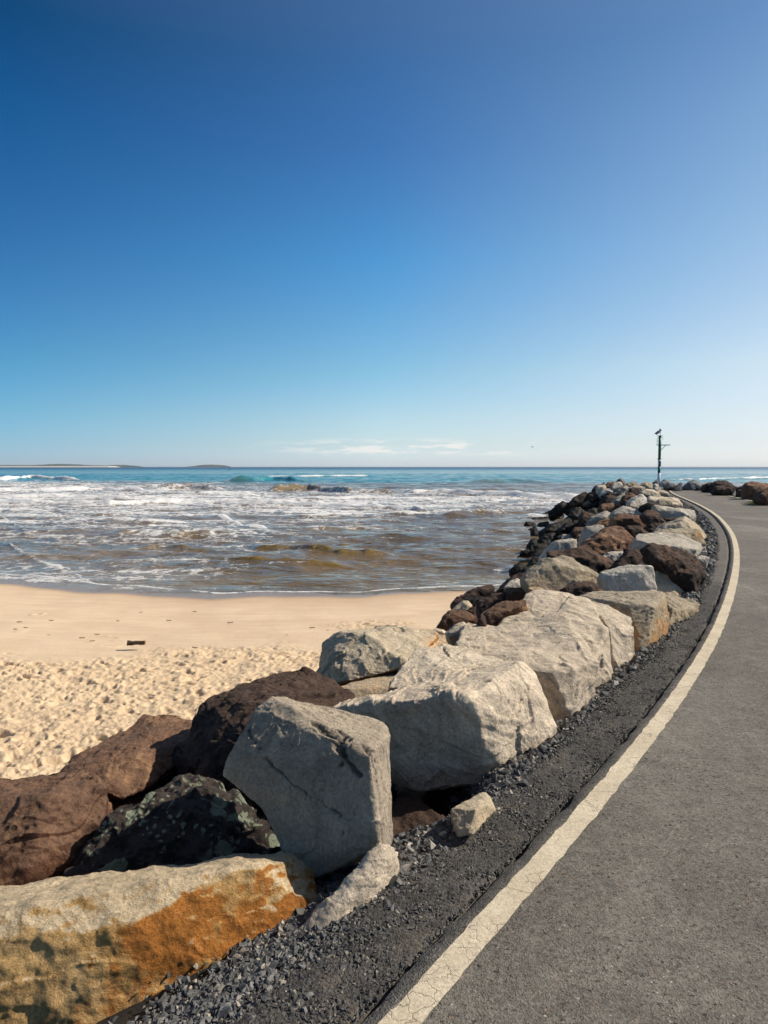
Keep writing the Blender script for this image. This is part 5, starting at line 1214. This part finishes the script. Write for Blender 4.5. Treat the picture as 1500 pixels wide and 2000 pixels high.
ribbon('fabric_strip', [PZ(983, 1585, -.10), PZ(966, 1596, -.10), PZ(958, 1612, -.11), PZ(940, 1626, -.12)], .022, M['cloth'], 'curled strip of weathered beige fabric on the gravel by the squared block', 'fabric strip')
ribbon('fabric_strip', [PZ(742, 1760, -.13), PZ(700, 1800, -.13), PZ(668, 1836, -.13), PZ(628, 1865, -.13)], .028, M['cloth'], 'long grey-brown fabric strip running along the foot of the pale wedge', 'fabric strip')
ribbon('fabric_strip', [PZ(1160, 1440, -.08), PZ(1130, 1462, -.09), PZ(1105, 1478, -.10)], .02, M['cloth'], 'short beige fabric strip on the gravel right of the central block', 'fabric strip')
# grass tuft at the right
n = N('grass_blades'); c = n.mix(n.rng(n.noise(12, 3), .3, .7), (.13, .16, .035), (.24, .22, .07)); n.fin(c, .7)
rs = np.random.RandomState(9); V = []; Fc = []
for i in range(1500):
    px = rs.normal(1477, 11); Yg = rs.normal(29.5, .9); gx_ = (px - 750) / F * Yg; h_ = rs.uniform(.05, .20); a = rs.uniform(0, 6.28); b = .02
    k = len(V); dx, dy = rs.normal(0, .06, 2)
    V += [(gx_ - b * math.cos(a), Yg - b * math.sin(a), -.12), (gx_ + b * math.cos(a), Yg + b * math.sin(a), -.12), (gx_ + dx, Yg + dy, -.1 + h_)]; Fc.append([k, k + 1, k + 2])
o = mesh_obj('grass', V, Fc, n.m, smooth=False); tag(o, 'low yellow-green grass at the foot of the right-hand boulders', 'grass', kind='stuff')

# ------------------------------------------------------------------ islands on the horizon
n = N('island_bush'); c = n.mix(n.rng(n.noise(.03, 6), .35, .65), (.028, .040, .038), (.05, .06, .058)); M['island'] = n.fin(c, .95)
def island(prof, Yi, label, sandy=None, thick=500):
    prof = np.array(prof, float); px = np.arange(prof[0, 0], prof[-1, 0] + .01, .35); top = np.interp(px, prof[:, 0], prof[:, 1])
    rows = np.linspace(0, 1, 14); V = []
    for r in rows:
        prf = math.sin(math.pi * min(max(r, 0.0), 1.0)) ** .6
        for a, t in zip(px, top):
            Yq = Yi + thick * (r - .35) ; z = .66 * (911 - t) / F * Yi
            V.append(((a - 750) / F * Yi, Yq, z * prf - (4 if r in (0, 1) else 0)))
    V = np.array(V); V[:, 2] += (np.maximum(V[:, 2], 0) > 2) * 2.2 * np.abs(fbm(V * .03, 4, .7)) * 1.3
    V[:, 2] += WATER_Z + 1.5
    o = mesh_obj('island', V, grid_faces(len(rows), len(px)), M['island'], smooth=False); tag(o, label, 'island', kind='structure'); return o
island([(-700, 906), (-100, 906), (0, 906), (40, 906.5), (80, 905.5), (100, 903), (130, 903.5), (160, 906.5), (200, 908), (212, 907.5), (225, 905.5), (240, 907), (248, 910.5)], 4000, 'long low headland with bushes on the horizon at the far left')
island([(374, 910.5), (388, 908), (394, 905.5), (410, 904.5), (426, 906), (431, 910.5)], 4200, 'small humped island on the horizon')
n = N('far_beach'); M['fbeach'] = n.fin((.62, .55, .45), .9)
v, f = hull_of([((a - 750) / F * 3700, y_, z_) for a in (-700, 212) for y_, z_ in ((3690, -3.5), (3710, 3.2), (3800, 3.4), (3900, -3.5))])
o = mesh_obj('far_beach', v, f, M['fbeach'], smooth=False); tag(o, 'thin pale beach below the headland on the horizon', 'beach', kind='structure')

# buoy and gull
root = bpy.data.objects.new('channel_buoy', None); C.objects.link(root); q = PZ(449, 914.8, WATER_Z); q = P(449, 914.6, 900.); root.location = (q[0], 900, WATER_Z)
tag(root, 'tiny dark channel buoy out at sea below the small island', 'buoy')
v, f = cyl((0, 0, -.4), (0, 0, .9), 1.1, 1.0, 20); mesh_obj('float', v, f, simple('buoy_red', (.16, .05, .04)), parent=root)
v, f = join([cyl((.7 * math.cos(a), .7 * math.sin(a), .9), (.15 * math.cos(a), .15 * math.sin(a), 3.4), .09) for a in (0.5, 2.6, 4.7)]); mesh_obj('tower', v, f, M['steel'], parent=root)
v, f = cyl((0, 0, 3.4), (0, 0, 4.1), .35, .2); mesh_obj('lantern', v, f, M['steel'], parent=root)
bpos = P(1040, 873, 190.); root = bpy.data.objects.new('seagull', None); C.objects.link(root); root.location = tuple(bpos); tag(root, 'tiny dark seagull flying low above the horizon', 'bird')
V = []; Fc = []
for i in range(9):
    t = i / 8; r = .10 * math.sin(math.pi * min(t * 1.05 + .03, 1)) ** .7 + .01
    for a in range(8): an = a * math.pi / 4; V.append(((t - .5) * .55, math.cos(an) * r, math.sin(an) * r * .9))
Fc = [[i * 8 + a, (i + 1) * 8 + a, (i + 1) * 8 + (a + 1) % 8, i * 8 + (a + 1) % 8] for i in range(8) for a in range(8)]
gm = simple('gull_feathers', (.16, .16, .17), .8); mesh_obj('body', V, Fc, gm, parent=root)
for s in (-1, 1):
    V = [(.08, s * .05, .03), (-.12, s * .05, .03), (-.12, s * .3, .16), (.06, s * .3, .17), (-.16, s * .62, .12), (-.06, s * .62, .12)]; V += [(a, b, c - .02) for a, b, c in V]
    Fc = [[0, 1, 2, 3], [3, 2, 4, 5], [9, 8, 7, 6], [11, 10, 8, 9], [0, 3, 9, 6], [3, 5, 11, 9], [1, 7, 8, 2], [2, 8, 10, 4], [4, 10, 11, 5], [0, 6, 7, 1]]
    mesh_obj('wing', V, Fc, gm, parent=root, smooth=False)

# ------------------------------------------------------------------ HAZE: sea air that pales the far islands
HZ = 0.00007
hm = bpy.data.materials.new('sea_haze'); hm.use_nodes = True; ht = hm.node_tree; ht.nodes.clear()
pv = ht.nodes.new('ShaderNodeVolumePrincipled'); ho = ht.nodes.new('ShaderNodeOutputMaterial'); ht.links.new(pv.outputs[0], ho.inputs['Volume'])
pv.inputs['Density'].default_value = HZ; pv.inputs['Color'].default_value = (.95, .98, 1.0, 1); pv.inputs['Anisotropy'].default_value = .2
v, f = boxm((0, 4600, 26), (26000, 9300, 62)); o = mesh_obj('haze', v, f, None, smooth=False); o.data.materials.append(hm)
tag(o, 'thin pale sea haze between the beach and the islands', 'haze', kind='stuff')
